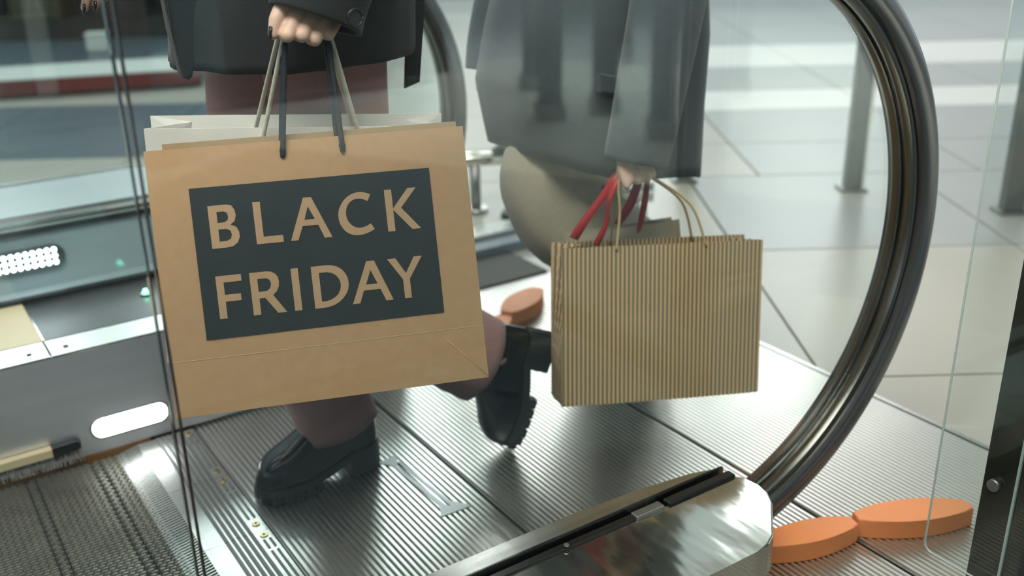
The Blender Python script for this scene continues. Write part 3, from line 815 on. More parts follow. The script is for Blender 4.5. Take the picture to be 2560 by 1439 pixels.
pp = link('printed_panel', grid_panel(-0.1742, 0.1712, -0.0843, 0.1330, 0.0016), 'print', kb)
LET = {'B': [[(-0.1515, 0.106), (-0.1247, 0.106), (-0.1185, 0.104), (-0.1148, 0.0975), (-0.1138, 0.0896), (-0.1165, 0.0814), (-0.1228, 0.0769), (-0.1150, 0.0731), (-0.1118, 0.066), (-0.1116, 0.0590), (-0.115, 0.0508), (-0.1225, 0.0458), (-0.1328, 0.0448), (-0.1515, 0.0448)], [(-0.1401, 0.0966), (-0.1303, 0.0967), (-0.1260, 0.0945), (-0.1245, 0.0890), (-0.1258, 0.0838), (-0.1305, 0.081), (-0.1401, 0.0808)], [(-0.1401, 0.0714), (-0.1290, 0.0716), (-0.1237, 0.0685), (-0.1222, 0.0630), (-0.1240, 0.0570), (-0.1300, 0.0542), (-0.1401, 0.0541)]],
 'L': [[(-0.0891, 0.1057), (-0.0785, 0.1057), (-0.0785, 0.055), (-0.0511, 0.055), (-0.0511, 0.045), (-0.0891, 0.045)]],
 'A': [[(-0.0408, 0.045), (-0.0171, 0.1057), (-0.0057, 0.1057), (0.0189, 0.0448), (0.0078, 0.0448), (0.0005, 0.0647), (-0.022, 0.0647), (-0.0303, 0.045)], [(-0.0185, 0.0735), (-0.0118, 0.0925), (-0.0035, 0.0735)]],
 'C': [[(0.0802, 0.1016), (0.075, 0.1042), (0.0695, 0.1059), (0.0640, 0.1065), (0.0591, 0.1061), (0.0525, 0.1043), (0.0462, 0.101), (0.0403, 0.0962), (0.0358, 0.0900), (0.0322, 0.0835), (0.0306, 0.0760), (0.0306, 0.0690), (0.0322, 0.0615), (0.0367, 0.0532), (0.0410, 0.0488), (0.0463, 0.0457), (0.0525, 0.0441), (0.0585, 0.0436), (0.0650, 0.0441), (0.0711, 0.0456), (0.0765, 0.0478), (0.0814, 0.0504), (0.0763, 0.0591), (0.0715, 0.0565), (0.0669, 0.0550), (0.0622, 0.0542), (0.0576, 0.0543), (0.0530, 0.0560), (0.0488, 0.0589), (0.0452, 0.0633), (0.0430, 0.0682), (0.0419, 0.0735), (0.0421, 0.0787), (0.0433, 0.0842), (0.0456, 0.0888), (0.0488, 0.0925), (0.0528, 0.0952), (0.0575, 0.0968), (0.0623, 0.0970), (0.0668, 0.0963), (0.0710, 0.0946), (0.0752, 0.0922)]],
 'K': [[(0.1008, 0.106), (0.1115, 0.106), (0.1115, 0.0778), (0.1356, 0.1059), (0.1483, 0.1059), (0.1235, 0.0777), (0.1502, 0.0447), (0.137, 0.0447), (0.1115, 0.0757), (0.1115, 0.0443), (0.1008, 0.0443)]],
 'F': [[(-0.1522, 0.0052), (-0.1165, 0.0052), (-0.1165, -0.0045), (-0.1417, -0.0045), (-0.1417, -0.0224), (-0.1195, -0.0224), (-0.1195, -0.0322), (-0.1417, -0.0322), (-0.1417, -0.0563), (-0.1522, -0.0563)]],
 'R': [[(-0.105, 0.005), (-0.0800, 0.005), (-0.0735, 0.0035), (-0.0685, 0.0002), (-0.0655, -0.0045), (-0.0645, -0.0110), (-0.0655, -0.0185), (-0.0690, -0.0250), (-0.0748, -0.0300), (-0.0577, -0.0566), (-0.0704, -0.0566), (-0.0862, -0.0330), (-0.0945, -0.033), (-0.0945, -0.0566), (-0.105, -0.0566)], [(-0.0945, -0.0048), (-0.0821, -0.0048), (-0.0778, -0.0072), (-0.0758, -0.0130), (-0.0775, -0.0192), (-0.0825, -0.0232), (-0.0945, -0.0235)]],
 'I': [[(-0.0463, 0.005), (-0.0359, 0.005), (-0.0359, -0.0566), (-0.0463, -0.0566)]],
 'D': [[(-0.0174, 0.0046), (0.0060, 0.0046), (0.0135, 0.0036), (0.0208, 0.0008), (0.0270, -0.0040), (0.0318, -0.0108), (0.0342, -0.0180), (0.0346, -0.0260), (0.0332, -0.0330), (0.0300, -0.0395), (0.0250, -0.0455), (0.0185, -0.0508), (0.0106, -0.0546), (0.0040, -0.0562), (-0.002, -0.0570), (-0.0174, -0.0570)], [(-0.0067, -0.0055), (0.0050, -0.0055), (0.0120, -0.0075), (0.0180, -0.0118), (0.0218, -0.0180), (0.0232, -0.0255), (0.0218, -0.0325), (0.0180, -0.0392), (0.0120, -0.0440), (0.0060, -0.0465), (0.0001, -0.0477), (-0.0067, -0.0478)]],
 'A_': [[(0.0374, -0.0567), (0.0634, 0.0043), (0.0749, 0.0043), (0.0976, -0.0567), (0.0869, -0.0567), (0.0800, -0.0385), (0.0555, -0.0385), (0.0481, -0.0567)], [(0.0596, -0.0300), (0.0682, -0.0090), (0.0765, -0.0300)]],
 'Y': [[(0.0943, 0.0039), (0.1066, 0.0039), (0.1201, -0.0195), (0.1341, 0.0039), (0.1464, 0.0039), (0.1250, -0.0283), (0.1250, -0.0568), (0.1148, -0.0568), (0.1148, -0.0283)]]}
for k, polys in LET.items():
    printed('letter', polys, 0.0022, 'letter', pp)
link('crease', grid_panel(-0.2280, 0.2280, -0.1114, -0.1107, 0.0010, 8), mat('pale_crease', (226, 190, 146), 0.7), kb)
link('crease', tube([(0.170, on_panel(0.17, -0.12) - 0.0006, -0.125), (0.2275, -0.0008, -0.188)], 0.0005, 5), mat('pale_crease2', (216, 176, 128), 0.7), kb)
KMi = KM.inverted()
HAND_L, HAND_R = V((0.541, 1.398, 0.936)), V((0.604, 1.396, 0.921))
def k_local(p): return KMi @ V(p)
def handle(parent, inv, h0, h1, pL, pR, r, m, name='handle', wob=0.0, n=10):
    a, b = V(h0), V(h1); L = inv @ V(pL); Rr = inv @ V(pR)
    top = [L, L + (Rr - L) * 0.3 + V((0, 0, 0.012)), L + (Rr - L) * 0.7 + V((0, 0, 0.012)), Rr]
    mid1 = a.lerp(L, 0.5) + V((wob, 0, 0)); mid2 = b.lerp(Rr, 0.5) + V((wob, 0, 0))
    path = catmull([a + V((0, 0.006, -0.004)), a, mid1, L], 6)[:-1] + catmull(top, 5)[:-1] + catmull([Rr, mid2, b, b + V((0, 0.006, -0.004))], 6)
    return link(name, tube(path, r, n), m, parent)
handle(kb, KMi, (-0.0379, -0.004, 0.1757), (0.0474, -0.004, 0.1762), HAND_L, HAND_R + V((0.002, 0, 0.004)), 0.0040, 'blackrope')
handle(kb, KMi, (-0.040, 0.016, 0.178), (0.042, 0.016, 0.176), HAND_L + V((0.001, 0.010, 0.001)), HAND_R + V((0.001, 0.008, 0.003)), 0.0040, 'blackrope')
for (u, v) in ((-0.0379, 0.1757), (0.0474, 0.1762)):
    link('knot', cyl((u, -0.003, v), (0, 1, 0), 0.0048, 0.004, 14), 'blackrope', kb)

WM = frame((0.3567, 1.5228, 0.8043), (0.9298, -0.3641, -0.0544), (0.3655, 0.9306, 0.0200), (0.0434, -0.0385, 0.9983), (0.228, 0.0, -0.1925))
wb = thing('paper_bag', None, 'white paper bag with cream rope handles behind the kraft bag', 'bag', mtx=WM)
b_ = link('body', bag_body(0.4560, 0.385, 0.086, 0.070, gus=0.50, crumple=0.0008, seed=3), 'whitepaper', wb); add_solid(b_)
WMi = WM.inverted()
handle(wb, WMi, (-0.062, -0.003, 0.160), (0.090, -0.003, 0.168), HAND_L + V((-0.003, -0.004, 0.002)), HAND_R + V((0.004, -0.004, 0.008)), 0.0034, 'creamrope')
handle(wb, WMi, (-0.072, 0.085, 0.165), (0.086, 0.085, 0.165), HAND_L + V((-0.004, 0.012, 0.003)), HAND_R + V((0.004, 0.010, 0.006)), 0.0034, 'creamrope')

SCp, SX, SY, SZ = (1.2537, 1.36, 0.3156), (0.9277, -0.3704, -0.046), (0.356, 0.9151, -0.1894), (0.1122, 0.1593, 0.9808)
SM = frame(SCp, SX, SY, SZ)
sb = thing('paper_bag', None, 'pinstriped kraft paper bag carried by the second shopper', 'bag', mtx=SM)
b_ = link('body', bag_body(0.4156, 0.3157, 0.085, 0.088, gus=0.40, crumple=0.0010, seed=5), 'stripe', sb); add_solid(b_)
SMi = SM.inverted()
H2L, H2R = V((1.187, 1.425, 0.605)), V((1.262, 1.415, 0.600))
def cord(h0, h1, dy, m='paperrope'):
    a, b = V(h0), V(h1); L = SMi @ (H2L + V((0, dy, 0))); Rr = SMi @ (H2R + V((0, dy, 0)))
    path = catmull([a, a.lerp(L, 0.45) + V((0.004, 0, 0.012)), L, L.lerp(Rr, 0.5) + V((0, 0, 0.02)), Rr, b.lerp(Rr, 0.5) + V((0.022, 0, 0.014)), b], 8)
    link('handle', tube(path, 0.0026, 8), m, sb)
cord((-0.0994, -0.002, 0.150), (0.0866, -0.002, 0.150), 0)
cord((-0.085, 0.084, 0.150), (0.092, 0.084, 0.150), 0.012)
for (u, dy) in ((-0.0994, -0.0015), (0.0866, -0.0015)):
    pass
BM_ = frame(SCp, SX, SY, SZ, (-0.030, 0.105, 0.035), R(-6.3))
bb_ = thing('paper_bag', None, 'plain beige paper bag with red ribbon handles behind the pinstriped bag', 'bag', mtx=BM_)
b_ = link('body', bag_body(0.235, 0.29, 0.045, 0.050, gus=0.35, crumple=0.0010, seed=9), 'beigepaper', bb_); add_solid(b_)
BMi = BM_.inverted()
def ribbon(pts, wd, name='ribbon_handle', tw=0.0):
    P = catmull([BMi @ V(p) for p in pts], 8); vs = []; fs = []
    for i, p in enumerate(P):
        t = (P[min(i + 1, len(P) - 1)] - P[max(i - 1, 0)]).normalized()
        s0 = t.cross(V((0, 1, 0))); s0 = s0.normalized() if s0.length > 1e-4 else V((1, 0, 0))
        a = tw * math.sin(i / len(P) * PI * 2.2); s = s0 * math.cos(a) + V((0, 1, 0)) * math.sin(a)
        vs += [p - s * wd / 2, p + s * wd / 2]
        if i: fs.append((2 * i - 2, 2 * i - 1, 2 * i + 1, 2 * i))
    o = link(name, mesh_from(vs, fs, True), 'ribbon', bb_); add_solid(o, 0.0006)
ribbon([(1.160, 1.46, 0.470), (1.168, 1.44, 0.52), (1.166, 1.43, 0.57), (1.190, 1.43, 0.607), (1.225, 1.43, 0.618), (1.258, 1.43, 0.606), (1.265, 1.44, 0.545), (1.268, 1.46, 0.475)], 0.013, tw=1.2)
ribbon([(1.135, 1.50, 0.478), (1.150, 1.48, 0.52), (1.172, 1.45, 0.575), (1.195, 1.44, 0.610), (1.230, 1.44, 0.62), (1.250, 1.44, 0.603), (1.245, 1.46, 0.540), (1.238, 1.49, 0.490)], 0.018, tw=0.9)

# ------------------------------------------------------------------ people
def caps_mesh(segs, voxel, smooth_it=6, blobs=()):
    """union of tapered capsules, remeshed into one continuous surface"""
    bm = bmesh.new()
    def ball(c, r): bmesh.ops.create_icosphere(bm, subdivisions=2, radius=r, matrix=Matrix.Translation(V(c)))
    for (a, ra, b, rb) in segs:
        a, b = V(a), V(b); ball(a, ra); ball(b, rb)
        d = b - a
        if d.length > 1e-5:
            rot = d.to_track_quat('Z', 'Y').to_matrix().to_4x4()
            bmesh.ops.create_cone(bm, cap_ends=True, segments=14, radius1=ra, radius2=rb, depth=d.length, matrix=Matrix.Translation((a + b) / 2) @ rot)
    for (c, rx, ry, rz) in blobs:
        bmesh.ops.create_icosphere(bm, subdivisions=3, radius=1.0, matrix=Matrix.Translation(V(c)) @ Matrix.Diagonal((rx, ry, rz, 1)))
    me = bpy.data.meshes.new('raw'); bm.to_mesh(me); bm.free()
    o = bpy.data.objects.new('raw', me); COL.objects.link(o)
    rm = o.modifiers.new('r', 'REMESH'); rm.mode = 'VOXEL'; rm.voxel_size = voxel; rm.use_smooth_shade = True
    sm = o.modifiers.new('s', 'SMOOTH'); sm.factor = 0.5; sm.iterations = smooth_it
    dg = bpy.context.evaluated_depsgraph_get()
    out = bpy.data.meshes.new_from_object(o.evaluated_get(dg))
    bpy.data.objects.remove(o)
    for p in out.polygons: p.use_smooth = True
    out.materials.clear()
    return out

def chain(pts, radii):
    return [(pts[i], radii[i], pts[i + 1], radii[i + 1]) for i in range(len(pts) - 1)]

def head_parts(c, s=1.0):
    """head facing -x, centre c"""
    x, y, z = c
    bl = [((x, y, z + 0.02 * s), 0.095 * s, 0.075 * s, 0.105 * s), ((x - 0.035 * s, y, z - 0.055 * s), 0.055 * s, 0.052 * s, 0.06 * s),
          ((x - 0.098 * s, y, z - 0.012 * s), 0.016 * s, 0.012 * s, 0.020 * s), ((x - 0.088 * s, y, z - 0.055 * s), 0.010 * s, 0.022 * s, 0.008 * s),
          ((x + 0.01, y - 0.077 * s, z), 0.018 * s, 0.008 * s, 0.030 * s), ((x + 0.01, y + 0.077 * s, z), 0.018 * s, 0.008 * s, 0.030 * s)]
    return bl

def cloth_loft(rings, n=48, fold=0.03, seed=0.0, inner=True, hem=0.0, sq=1.0):
    """rings: (z, cx, cy, rx, ry) from the hem upward; closed inner fold at the hem"""
    verts = []; faces = []; L = len(rings)
    rr = list(rings)
    if inner:
        z, cx, cy, rx, ry = rings[0]
        rr = [(z + 0.10, cx, cy, rx * 0.9, ry * 0.9), (z + 0.001, cx, cy, rx * 0.965, ry * 0.965)] + rr
    for i, (z, cx, cy, rx, ry) in enumerate(rr):
        for k in range(n):
            a = 2 * PI * k / n; c, s = math.cos(a), math.sin(a)
            q = 1 + fold * noise.noise(V((c * 2.2 + seed, s * 2.2, z * 1.5))) + fold * 0.6 * noise.noise(V((c * 5 + seed, s * 5, z * 3)))
            cs = math.copysign(abs(c) ** sq, c); ss = math.copysign(abs(s) ** sq, s)
            verts.append((cx + rx * cs * q, cy + ry * ss * q, z + hem * (c) * max(0.0, 1 - (z - rr[2][0]) / 0.5) + 0.004 * noise.noise(V((c * 3, s * 3, seed)))))
    for i in range(len(rr) - 1):
        for k in range(n): faces.append((i * n + k, i * n + (k + 1) % n, (i + 1) * n + (k + 1) % n, (i + 1) * n + k))
    faces.append(tuple((len(rr) - 1) * n + k for k in range(n)))
    return mesh_from(verts, faces, True)

def dense(tab, k=5):
    out = []
    for a, b in zip(tab, tab[1:]):
        for j in range(k): out.append(tuple(lerp(p, q, j / k) for p, q in zip(a, b)))
    out.append(tab[-1]); return out

def boot(parent, mtx, m='boot'):
    """chunky ankle boot; local x = toe direction, z = up, sole bottom at z = 0; length 0.28"""
    def W(x): return interp([(-0.14, 0.010), (-0.135, 0.020), (-0.122, 0.029), (-0.10, 0.034), (-0.05, 0.034), (0.0, 0.037), (0.04, 0.043), (0.075, 0.045), (0.10, 0.042), (0.12, 0.034), (0.132, 0.023), (0.138, 0.012), (0.14, 0.004)], x)
    def Hh(x): return interp([(-0.14, 0.11), (-0.132, 0.17), (-0.11, 0.20), (-0.05, 0.20), (-0.02, 0.172), (0.01, 0.146), (0.04, 0.122), (0.07, 0.106), (0.10, 0.094), (0.12, 0.080), (0.132, 0.064), (0.14, 0.042)], x)
    def Zb(x): return interp([(-0.14, 0.056), (-0.07, 0.054), (-0.02, 0.038), (0.03, 0.028), (0.14, 0.030)], x)
    verts = []; faces = []; nx = 30; nk = 12
    xs = [-0.14 + 0.28 * (0.5 - 0.5 * math.cos(PI * i / nx)) for i in range(nx + 1)]
    for x in xs:
        w_, h_ = W(x), Hh(x); zb = Zb(x)
        for k in range(nk + 1):
            a = PI * k / nk
            c = math.copysign(abs(math.cos(a)) ** 0.7, math.cos(a)); s = math.sin(a) ** 0.75 if math.sin(a) > 0 else 0
            verts.append((x, w_ * c, zb + (h_ - zb) * s))
    n1 = nk + 1
    for i in range(nx):
        for k in range(nk): faces.append((i * n1 + k, i * n1 + k + 1, (i + 1) * n1 + k + 1, (i + 1) * n1 + k))
        faces.append((i * n1 + nk, i * n1, (i + 1) * n1, (i + 1) * n1 + nk))
    faces.append(tuple(range(n1))); faces.append(tuple(nx * n1 + k for k in range(n1)))
    bm = bmesh.new(); tmp = mesh_from(verts, faces); bm.from_mesh(tmp)
    sh_ = tube([(-0.080, 0, 0.10), (-0.080, 0, 0.16), (-0.080, 0, 0.21), (-0.080, 0, 0.25)], [(0.036, 0.056), (0.039, 0.054), (0.041, 0.054), (0.042, 0.055)], 20)
    bm.from_mesh(sh_)
    me = bpy.data.meshes.new('raw'); bm.to_mesh(me); bm.free()
    o = bpy.data.objects.new('raw', me); COL.objects.link(o)
    rm = o.modifiers.new('r', 'REMESH'); rm.mode = 'VOXEL'; rm.voxel_size = 0.0045; rm.use_smooth_shade = True
    sm = o.modifiers.new('s', 'SMOOTH'); sm.factor = 0.5; sm.iterations = 10
    dg = bpy.context.evaluated_depsgraph_get(); out = bpy.data.meshes.new_from_object(o.evaluated_get(dg)); bpy.data.objects.remove(o)
    for p in out.polygons: p.use_smooth = True
    out.materials.clear()
    bt = link('boot', out, m, parent); bt.matrix_basis = mtx @ Matrix.Translation((0.142, 0, 0)) @ Matrix.Diagonal((0.945, 1, 1.0, 1)) @ Matrix.Translation((-0.142, 0, 0))
    # welt / sole
    def outline(gr, x0, x1, n=22):
        up = []; dn = []
        for i in range(n + 1):
            x = lerp(x0, x1, 0.5 - 0.5 * math.cos(PI * i / n)); up.append((x, W(min(max(x, -0.1399), 0.1399)) + gr))
        return [(x, -y) for x, y in up] + [(x, y) for x, y in reversed(up)]
    # sole layer that rises from the ball of the foot to the heel
    up_ = [(lerp(-0.142, 0.142, 0.5 - 0.5 * math.cos(PI * i / 26))) for i in range(27)]
    vs = []; fs = []
    for x in up_:
        xc = min(max(x, -0.1399), 0.1399); w_ = W(xc) + 0.0022; z1 = Zb(xc) + 0.003; z0 = z1 - 0.016
        vs += [(x, -w_, z0), (x, -w_, z1), (x, w_, z1), (x, w_, z0)]
    for i in range(26):
        for k in range(4): fs.append((4 * i + k, 4 * i + (k + 1) % 4, 4 * i + 4 + (k + 1) % 4, 4 * i + 4 + k))
    fs += [(0, 1, 2, 3), (104, 105, 106, 107)]
    link('sole', mesh_from(vs, fs), 'sole', bt)
    link('heel_block', prism(outline(0.002, -0.142, -0.062), 0.0, 0.046, 0.002), 'sole', bt)
    for i in range(6):
        x = 0.006 + 0.0235 * i
        for s in (-1, 1):
            w_ = W(min(x + 0.010, 0.139)) + 0.0016
            y0, y1 = (max(w_ - 0.024, 0.003), w_) if s > 0 else (-w_, -max(w_ - 0.024, 0.003))
            if y1 - y0 < 0.008: continue
            link('lug', box(x, min(x + 0.0195, 0.139), y0, y1, 0.0, 0.018, 0.0015), 'sole', bt)
    return bt

def boot_mtx(toe, pitch, yaw=0.0):
    """toe tip position of the sole; pitch = toe-down angle; boot points to -x"""
    f = V((-math.cos(pitch), 0, -math.sin(pitch))); u = V((-math.sin(pitch), 0, math.cos(pitch)))
    rz = Matrix.Rotation(yaw, 3, 'Z'); f = rz @ f; u = rz @ u; s = u.cross(f)
    m = Matrix((f, s, u)).transposed().to_4x4(); m.translation = V(toe) - f * 0.142
    return m

# ---- first shopper
P1 = thing('person', (0.68, 1.64, 0), 'shopper in black coat, mauve trousers and black lug boots carrying two bags', 'person', 'shoppers stepping onto the walkway')
P1M = Matrix.Translation((-0.68, -1.64, 0))
def p1(me): me.transform(P1M); return me
def p1l(name, me, m, **k): return link(name, p1(me), m, P1, **k)
hipR, kneeR, ankR = (0.645, 1.76, 0.88), (0.60, 1.745, 0.47), (0.715, 1.70, 0.12)
hipL, kneeL, ankL = (0.70, 1.635, 0.88), (0.695, 1.605, 0.455), (1.003, 1.585, 0.232)
segs = []
segs += chain([(0.70, 1.64, 0.93), (0.69, 1.64, 1.10), (0.685, 1.64, 1.30), (0.685, 1.64, 1.40)], [0.12, 0.115, 0.13, 0.09])
segs += chain([(0.685, 1.64, 1.38), (0.675, 1.64, 1.52)], [0.055, 0.05])
segs += chain([hipR, kneeR, (0.70, 1.70, 0.15), ankR], [0.085, 0.055, 0.038, 0.036]) + chain([hipL, kneeL, (0.950, 1.58, 0.250), ankL], [0.085, 0.055, 0.032, 0.030])
segs += chain([ankR, (0.70, 1.70, 0.06), (0.60, 1.70, 0.05)], [0.034, 0.026, 0.022]) + chain([ankL, (1.035, 1.585, 0.215), (1.015, 1.58, 0.10)], [0.034, 0.026, 0.022])
# left arm and hand
wr = (0.612, 1.425, 0.995)
segs += chain([(0.70, 1.49, 1.35), (0.735, 1.40, 1.18), wr], [0.044, 0.042, 0.028])
segs += chain([wr, (0.602, 1.430, 0.978)], [0.025, 0.024])
for (a, b, r1) in (((0.567, 1.398, 0.973), (0.537, 1.378, 0.938), 0.0101), ((0.587, 1.398, 0.967), (0.5575, 1.376, 0.936), 0.0100), ((0.605, 1.397, 0.957), (0.5765, 1.377, 0.929), 0.0101), ((0.620, 1.398, 0.946), (0.600, 1.381, 0.9335), 0.0092)):
    a, b = V(a), V(b)
    segs += chain([V((0.604, 1.428, 0.986)).lerp(a, 0.35), a, b, b + V((0.004, 0.026, -0.002)), b + V((0.008, 0.032, 0.020))], [0.011, r1 * 0.94, r1 * 1.03, r1 * 0.9, r1 * 0.75])
segs += chain([(0.608, 1.430, 0.985), (0.590, 1.432, 0.965)], [0.024, 0.022])
segs += chain([(0.580, 1.424, 0.985), (0.545, 1.404, 0.978), (0.529, 1.396, 0.958), (0.521, 1.392, 0.939)], [0.014, 0.0118, 0.0105, 0.0075])
# right arm reaching ahead
wr2 = (0.415, 1.885, 1.045)
segs += chain([(0.685, 1.78, 1.35), (0.60, 1.88, 1.14), wr2], [0.044, 0.042, 0.028])
segs += chain([wr2, (0.395, 1.89, 1.005)], [0.027, 0.028])
for (a, b) in (((0.388, 1.875, 0.985), (0.3745, 1.885, 0.945)), ((0.402, 1.875, 0.985), (0.394, 1.885, 0.950)), ((0.415, 1.880, 0.988), (0.410, 1.890, 0.958)), ((0.425, 1.89, 0.992), (0.424, 1.90, 0.968))):
    a, b = V(a), V(b)
    segs += chain([V((0.395, 1.89, 1.005)).lerp(a, 0.4), a, b], [0.02, 0.0095, 0.0065])
segs += chain([(0.395, 1.88, 1.01), (0.372, 1.87, 0.995), (0.362, 1.868, 0.972)], [0.018, 0.011, 0.009])
body = caps_mesh(segs, 0.0022, 2, head_parts((0.655, 1.64, 1.60)))
p1l('body', body, 'skin')
for c in ((0.372, 1.879, 0.9395), (0.391, 1.8785, 0.9435)):
    p1l('nail', tube([V(c) + V((0.002, 0.001, 0.014)), V(c) + V((0, 0, 0.004)), V(c) + V((-0.001, 0.001, -0.004))], [(0.0048, 0.003), (0.005, 0.003), (0.003, 0.002)], 10), 'nail')
p1l('nail', tube([(0.5175, 1.389, 0.951), (0.515, 1.388, 0.941), (0.5145, 1.388, 0.934)], [(0.004, 0.0022), (0.0042, 0.0022), (0.003, 0.0018)], 10), 'nail')
bmh = bmesh.new(); bmesh.ops.create_icosphere(bmh, subdivisions=3, radius=1.0, matrix=Matrix.Translation((0.675, 1.64, 1.635)) @ Matrix.Diagonal((0.105, 0.09, 0.108, 1)))
bmesh.ops.create_icosphere(bmh, subdivisions=3, radius=1.0, matrix=Matrix.Translation((0.725, 1.64, 1.53)) @ Matrix.Diagonal((0.06, 0.085, 0.15, 1)))
p1l('hair', bm_mesh(bmh, True), 'hair1')
for s in (-1, 1):
    p1l('eye', caps_mesh([((0.566, 1.64 + s * 0.030, 1.605), 0.008, (0.566, 1.64 + s * 0.031, 1.605), 0.008)], 0.003, 2), 'nail')
# clothes
p1l('trouser_leg', tube(catmull([(0.66, 1.76, 0.92), hipR, (0.615, 1.76, 0.66), kneeR, (0.650, 1.715, 0.28), (0.692, 1.70, 0.112)], 6), [(0.118 - 0.0042 * min(i, 16) * 0.55, 0.125 - 0.005 * min(i, 16) * 0.5) if i < 17 else (lerp(0.083, 0.066, (i - 17) / 14), lerp(0.090, 0.082, (i - 17) / 14)) for i in range(31)], 32, fold=0.05, seed=2), 'trouser1')
p1l('trouser_leg', tube(catmull([(0.71, 1.64, 0.92), hipL, (0.705, 1.63, 0.66), kneeL, (0.83, 1.588, 0.335), (0.962, 1.58, 0.232)], 6), [(lerp(0.108, 0.09, i / 17), lerp(0.125, 0.088, i / 17)) if i < 17 else (lerp(0.085, 0.060, (i - 17) / 14), lerp(0.086, 0.092, (i - 17) / 14)) for i in range(31)], 32, fold=0.05, seed=4), 'trouser1')
boot(P1, Matrix.Translation((0, 0, 0)) @ P1M @ boot_mtx((0.503, 1.70, 0.0015), 0.0, R(1)))
boot(P1, P1M @ boot_mtx((1.032, 1.58, 0.004), R(69), R(-16)))
coat_rings = dense([(0.866, 0.655, 1.670, 0.208, 0.200), (0.94, 0.660, 1.665, 0.204, 0.195), (1.05, 0.680, 1.640, 0.185, 0.185), (1.18, 0.685, 1.640, 0.165, 0.19), (1.30, 0.685, 1.640, 0.150, 0.205), (1.40, 0.685, 1.640, 0.11, 0.17), (1.46, 0.685, 1.640, 0.075, 0.085), (1.50, 0.685, 1.64, 0.07, 0.075)])
p1l('coat', cloth_loft(coat_rings, 64, 0.045, 1.0), 'coat1')
p1l('coat_front_flap', prism_y([(0.432, 1.0), (0.437, 0.93), (0.444, 0.866), (0.447, 0.857), (0.456, 0.853), (0.462, 0.858), (0.468, 0.90), (0.52, 1.0), (0.56, 1.25), (0.50, 1.25)], 1.600, 1.628, 0.006), 'coat1')
p1l('belt_end', prism_y([(0.822, 0.800), (0.852, 0.808), (0.868, 0.93), (0.876, 1.10), (0.840, 1.10), (0.834, 0.93)], 1.578, 1.584, 0.001), 'coat1')
sl_path = catmull([(0.592, 1.402, 0.952), (0.612, 1.405, 0.995), (0.665, 1.40, 1.09), (0.732, 1.40, 1.20), (0.72, 1.43, 1.30), (0.69, 1.50, 1.39)], 6)
sl = tube(sl_path, [(lerp(0.050, 0.066, i / 30), lerp(0.072, 0.072, i / 30)) for i in range(31)], 32, fold=0.05, seed=6)
# turned-in cuff: drop the end cap so that the hand leaves an open sleeve
bm = bmesh.new(); bm.from_mesh(sl); bm.faces.ensure_lookup_table()
for f in [f for f in bm.faces if len(f.verts) > 6]: bm.faces.remove(f)
sl2 = bpy.data.meshes.new('sleeve'); bm.to_mesh(sl2); bm.free()
for p in sl2.polygons: p.use_smooth = True
o = p1l('sleeve', sl2, 'coat1'); so = o.modifiers.new('thickness', 'SOLIDIFY'); so.thickness = 0.006; so.offset = -1
p1l('sleeve', tube(catmull([(0.43, 1.888, 1.062), (0.50, 1.885, 1.10), (0.60, 1.88, 1.14), (0.66, 1.84, 1.27), (0.685, 1.745, 1.385)], 6), [lerp(0.048, 0.076, i / 24) for i in range(25)], 28, fold=0.05, seed=8), 'coat1')
bt_ = p1l('cuff_button', cyl((0.622, 1.335, 0.960), (0.1, -1, 0.1), 0.0125, 0.005, 24), 'button')
link('button_rim', p1(tube([V((0.622, 1.3315, 0.960)) + V((0.0115 * math.cos(a * PI / 12), 0.0012 * math.cos(a * PI / 12), 0.0115 * math.sin(a * PI / 12))) for a in range(25)], 0.0012, 6)), 'button', bt_)

# ---- second shopper
P2 = thing('person', (1.36, 1.68, 0), 'shopper in grey coat and beige wide trousers carrying the pinstriped bag', 'person', 'shoppers stepping onto the walkway')
P2M = Matrix.Translation((-1.36, -1.68, 0))
def p2l(name, me, m): me.transform(P2M); return link(name, me, m, P2)
h2R, k2R, a2R = (1.36, 1.78, 0.82), (1.37, 1.79, 0.44), (1.53, 1.79, 0.11)
h2L, k2L, a2L = (1.34, 1.67, 0.82), (1.225, 1.685, 0.50), (1.50, 1.66, 0.27)
segs = chain([(1.36, 1.68, 0.87), (1.36, 1.68, 1.05), (1.36, 1.68, 1.22), (1.36, 1.68, 1.30)], [0.115, 0.11, 0.125, 0.085])
segs += chain([(1.36, 1.68, 1.29), (1.35, 1.68, 1.43)], [0.053, 0.048])
segs += chain([h2R, k2R, a2R], [0.08, 0.052, 0.036]) + chain([h2L, k2L, a2L], [0.08, 0.052, 0.036])
segs += chain([a2R, (1.52, 1.79, 0.05), (1.44, 1.79, 0.045)], [0.034, 0.026, 0.022]) + chain([a2L, (1.53, 1.66, 0.24), (1.485, 1.66, 0.13)], [0.032, 0.024, 0.020])
w2 = (1.235, 1.43, 0.675)
segs += chain([(1.36, 1.55, 1.24), (1.33, 1.45, 1.02), (1.255, 1.43, 0.76), w2], [0.042, 0.040, 0.030, 0.026])
segs += chain([w2, (1.225, 1.43, 0.645)], [0.026, 0.026])
for (a, b, r1) in (((1.198, 1.422, 0.640), (1.196, 1.408, 0.606), 0.0105), ((1.217, 1.421, 0.638), (1.219, 1.407, 0.604), 0.0105), ((1.235, 1.422, 0.636), (1.240, 1.408, 0.603), 0.0102), ((1.252, 1.424, 0.634), (1.258, 1.412, 0.606), 0.0092)):
    a, b = V(a), V(b)
    segs += chain([V((1.225, 1.43, 0.648)).lerp(a, 0.4), a, b, b + V((0, 0.024, -0.002)), b + V((0, 0.03, 0.016))], [0.02, r1, r1 * 0.95, r1 * 0.85, r1 * 0.7])
segs += chain([(1.205, 1.432, 0.655), (1.188, 1.42, 0.630), (1.188, 1.405, 0.598)], [0.018, 0.0105, 0.008])
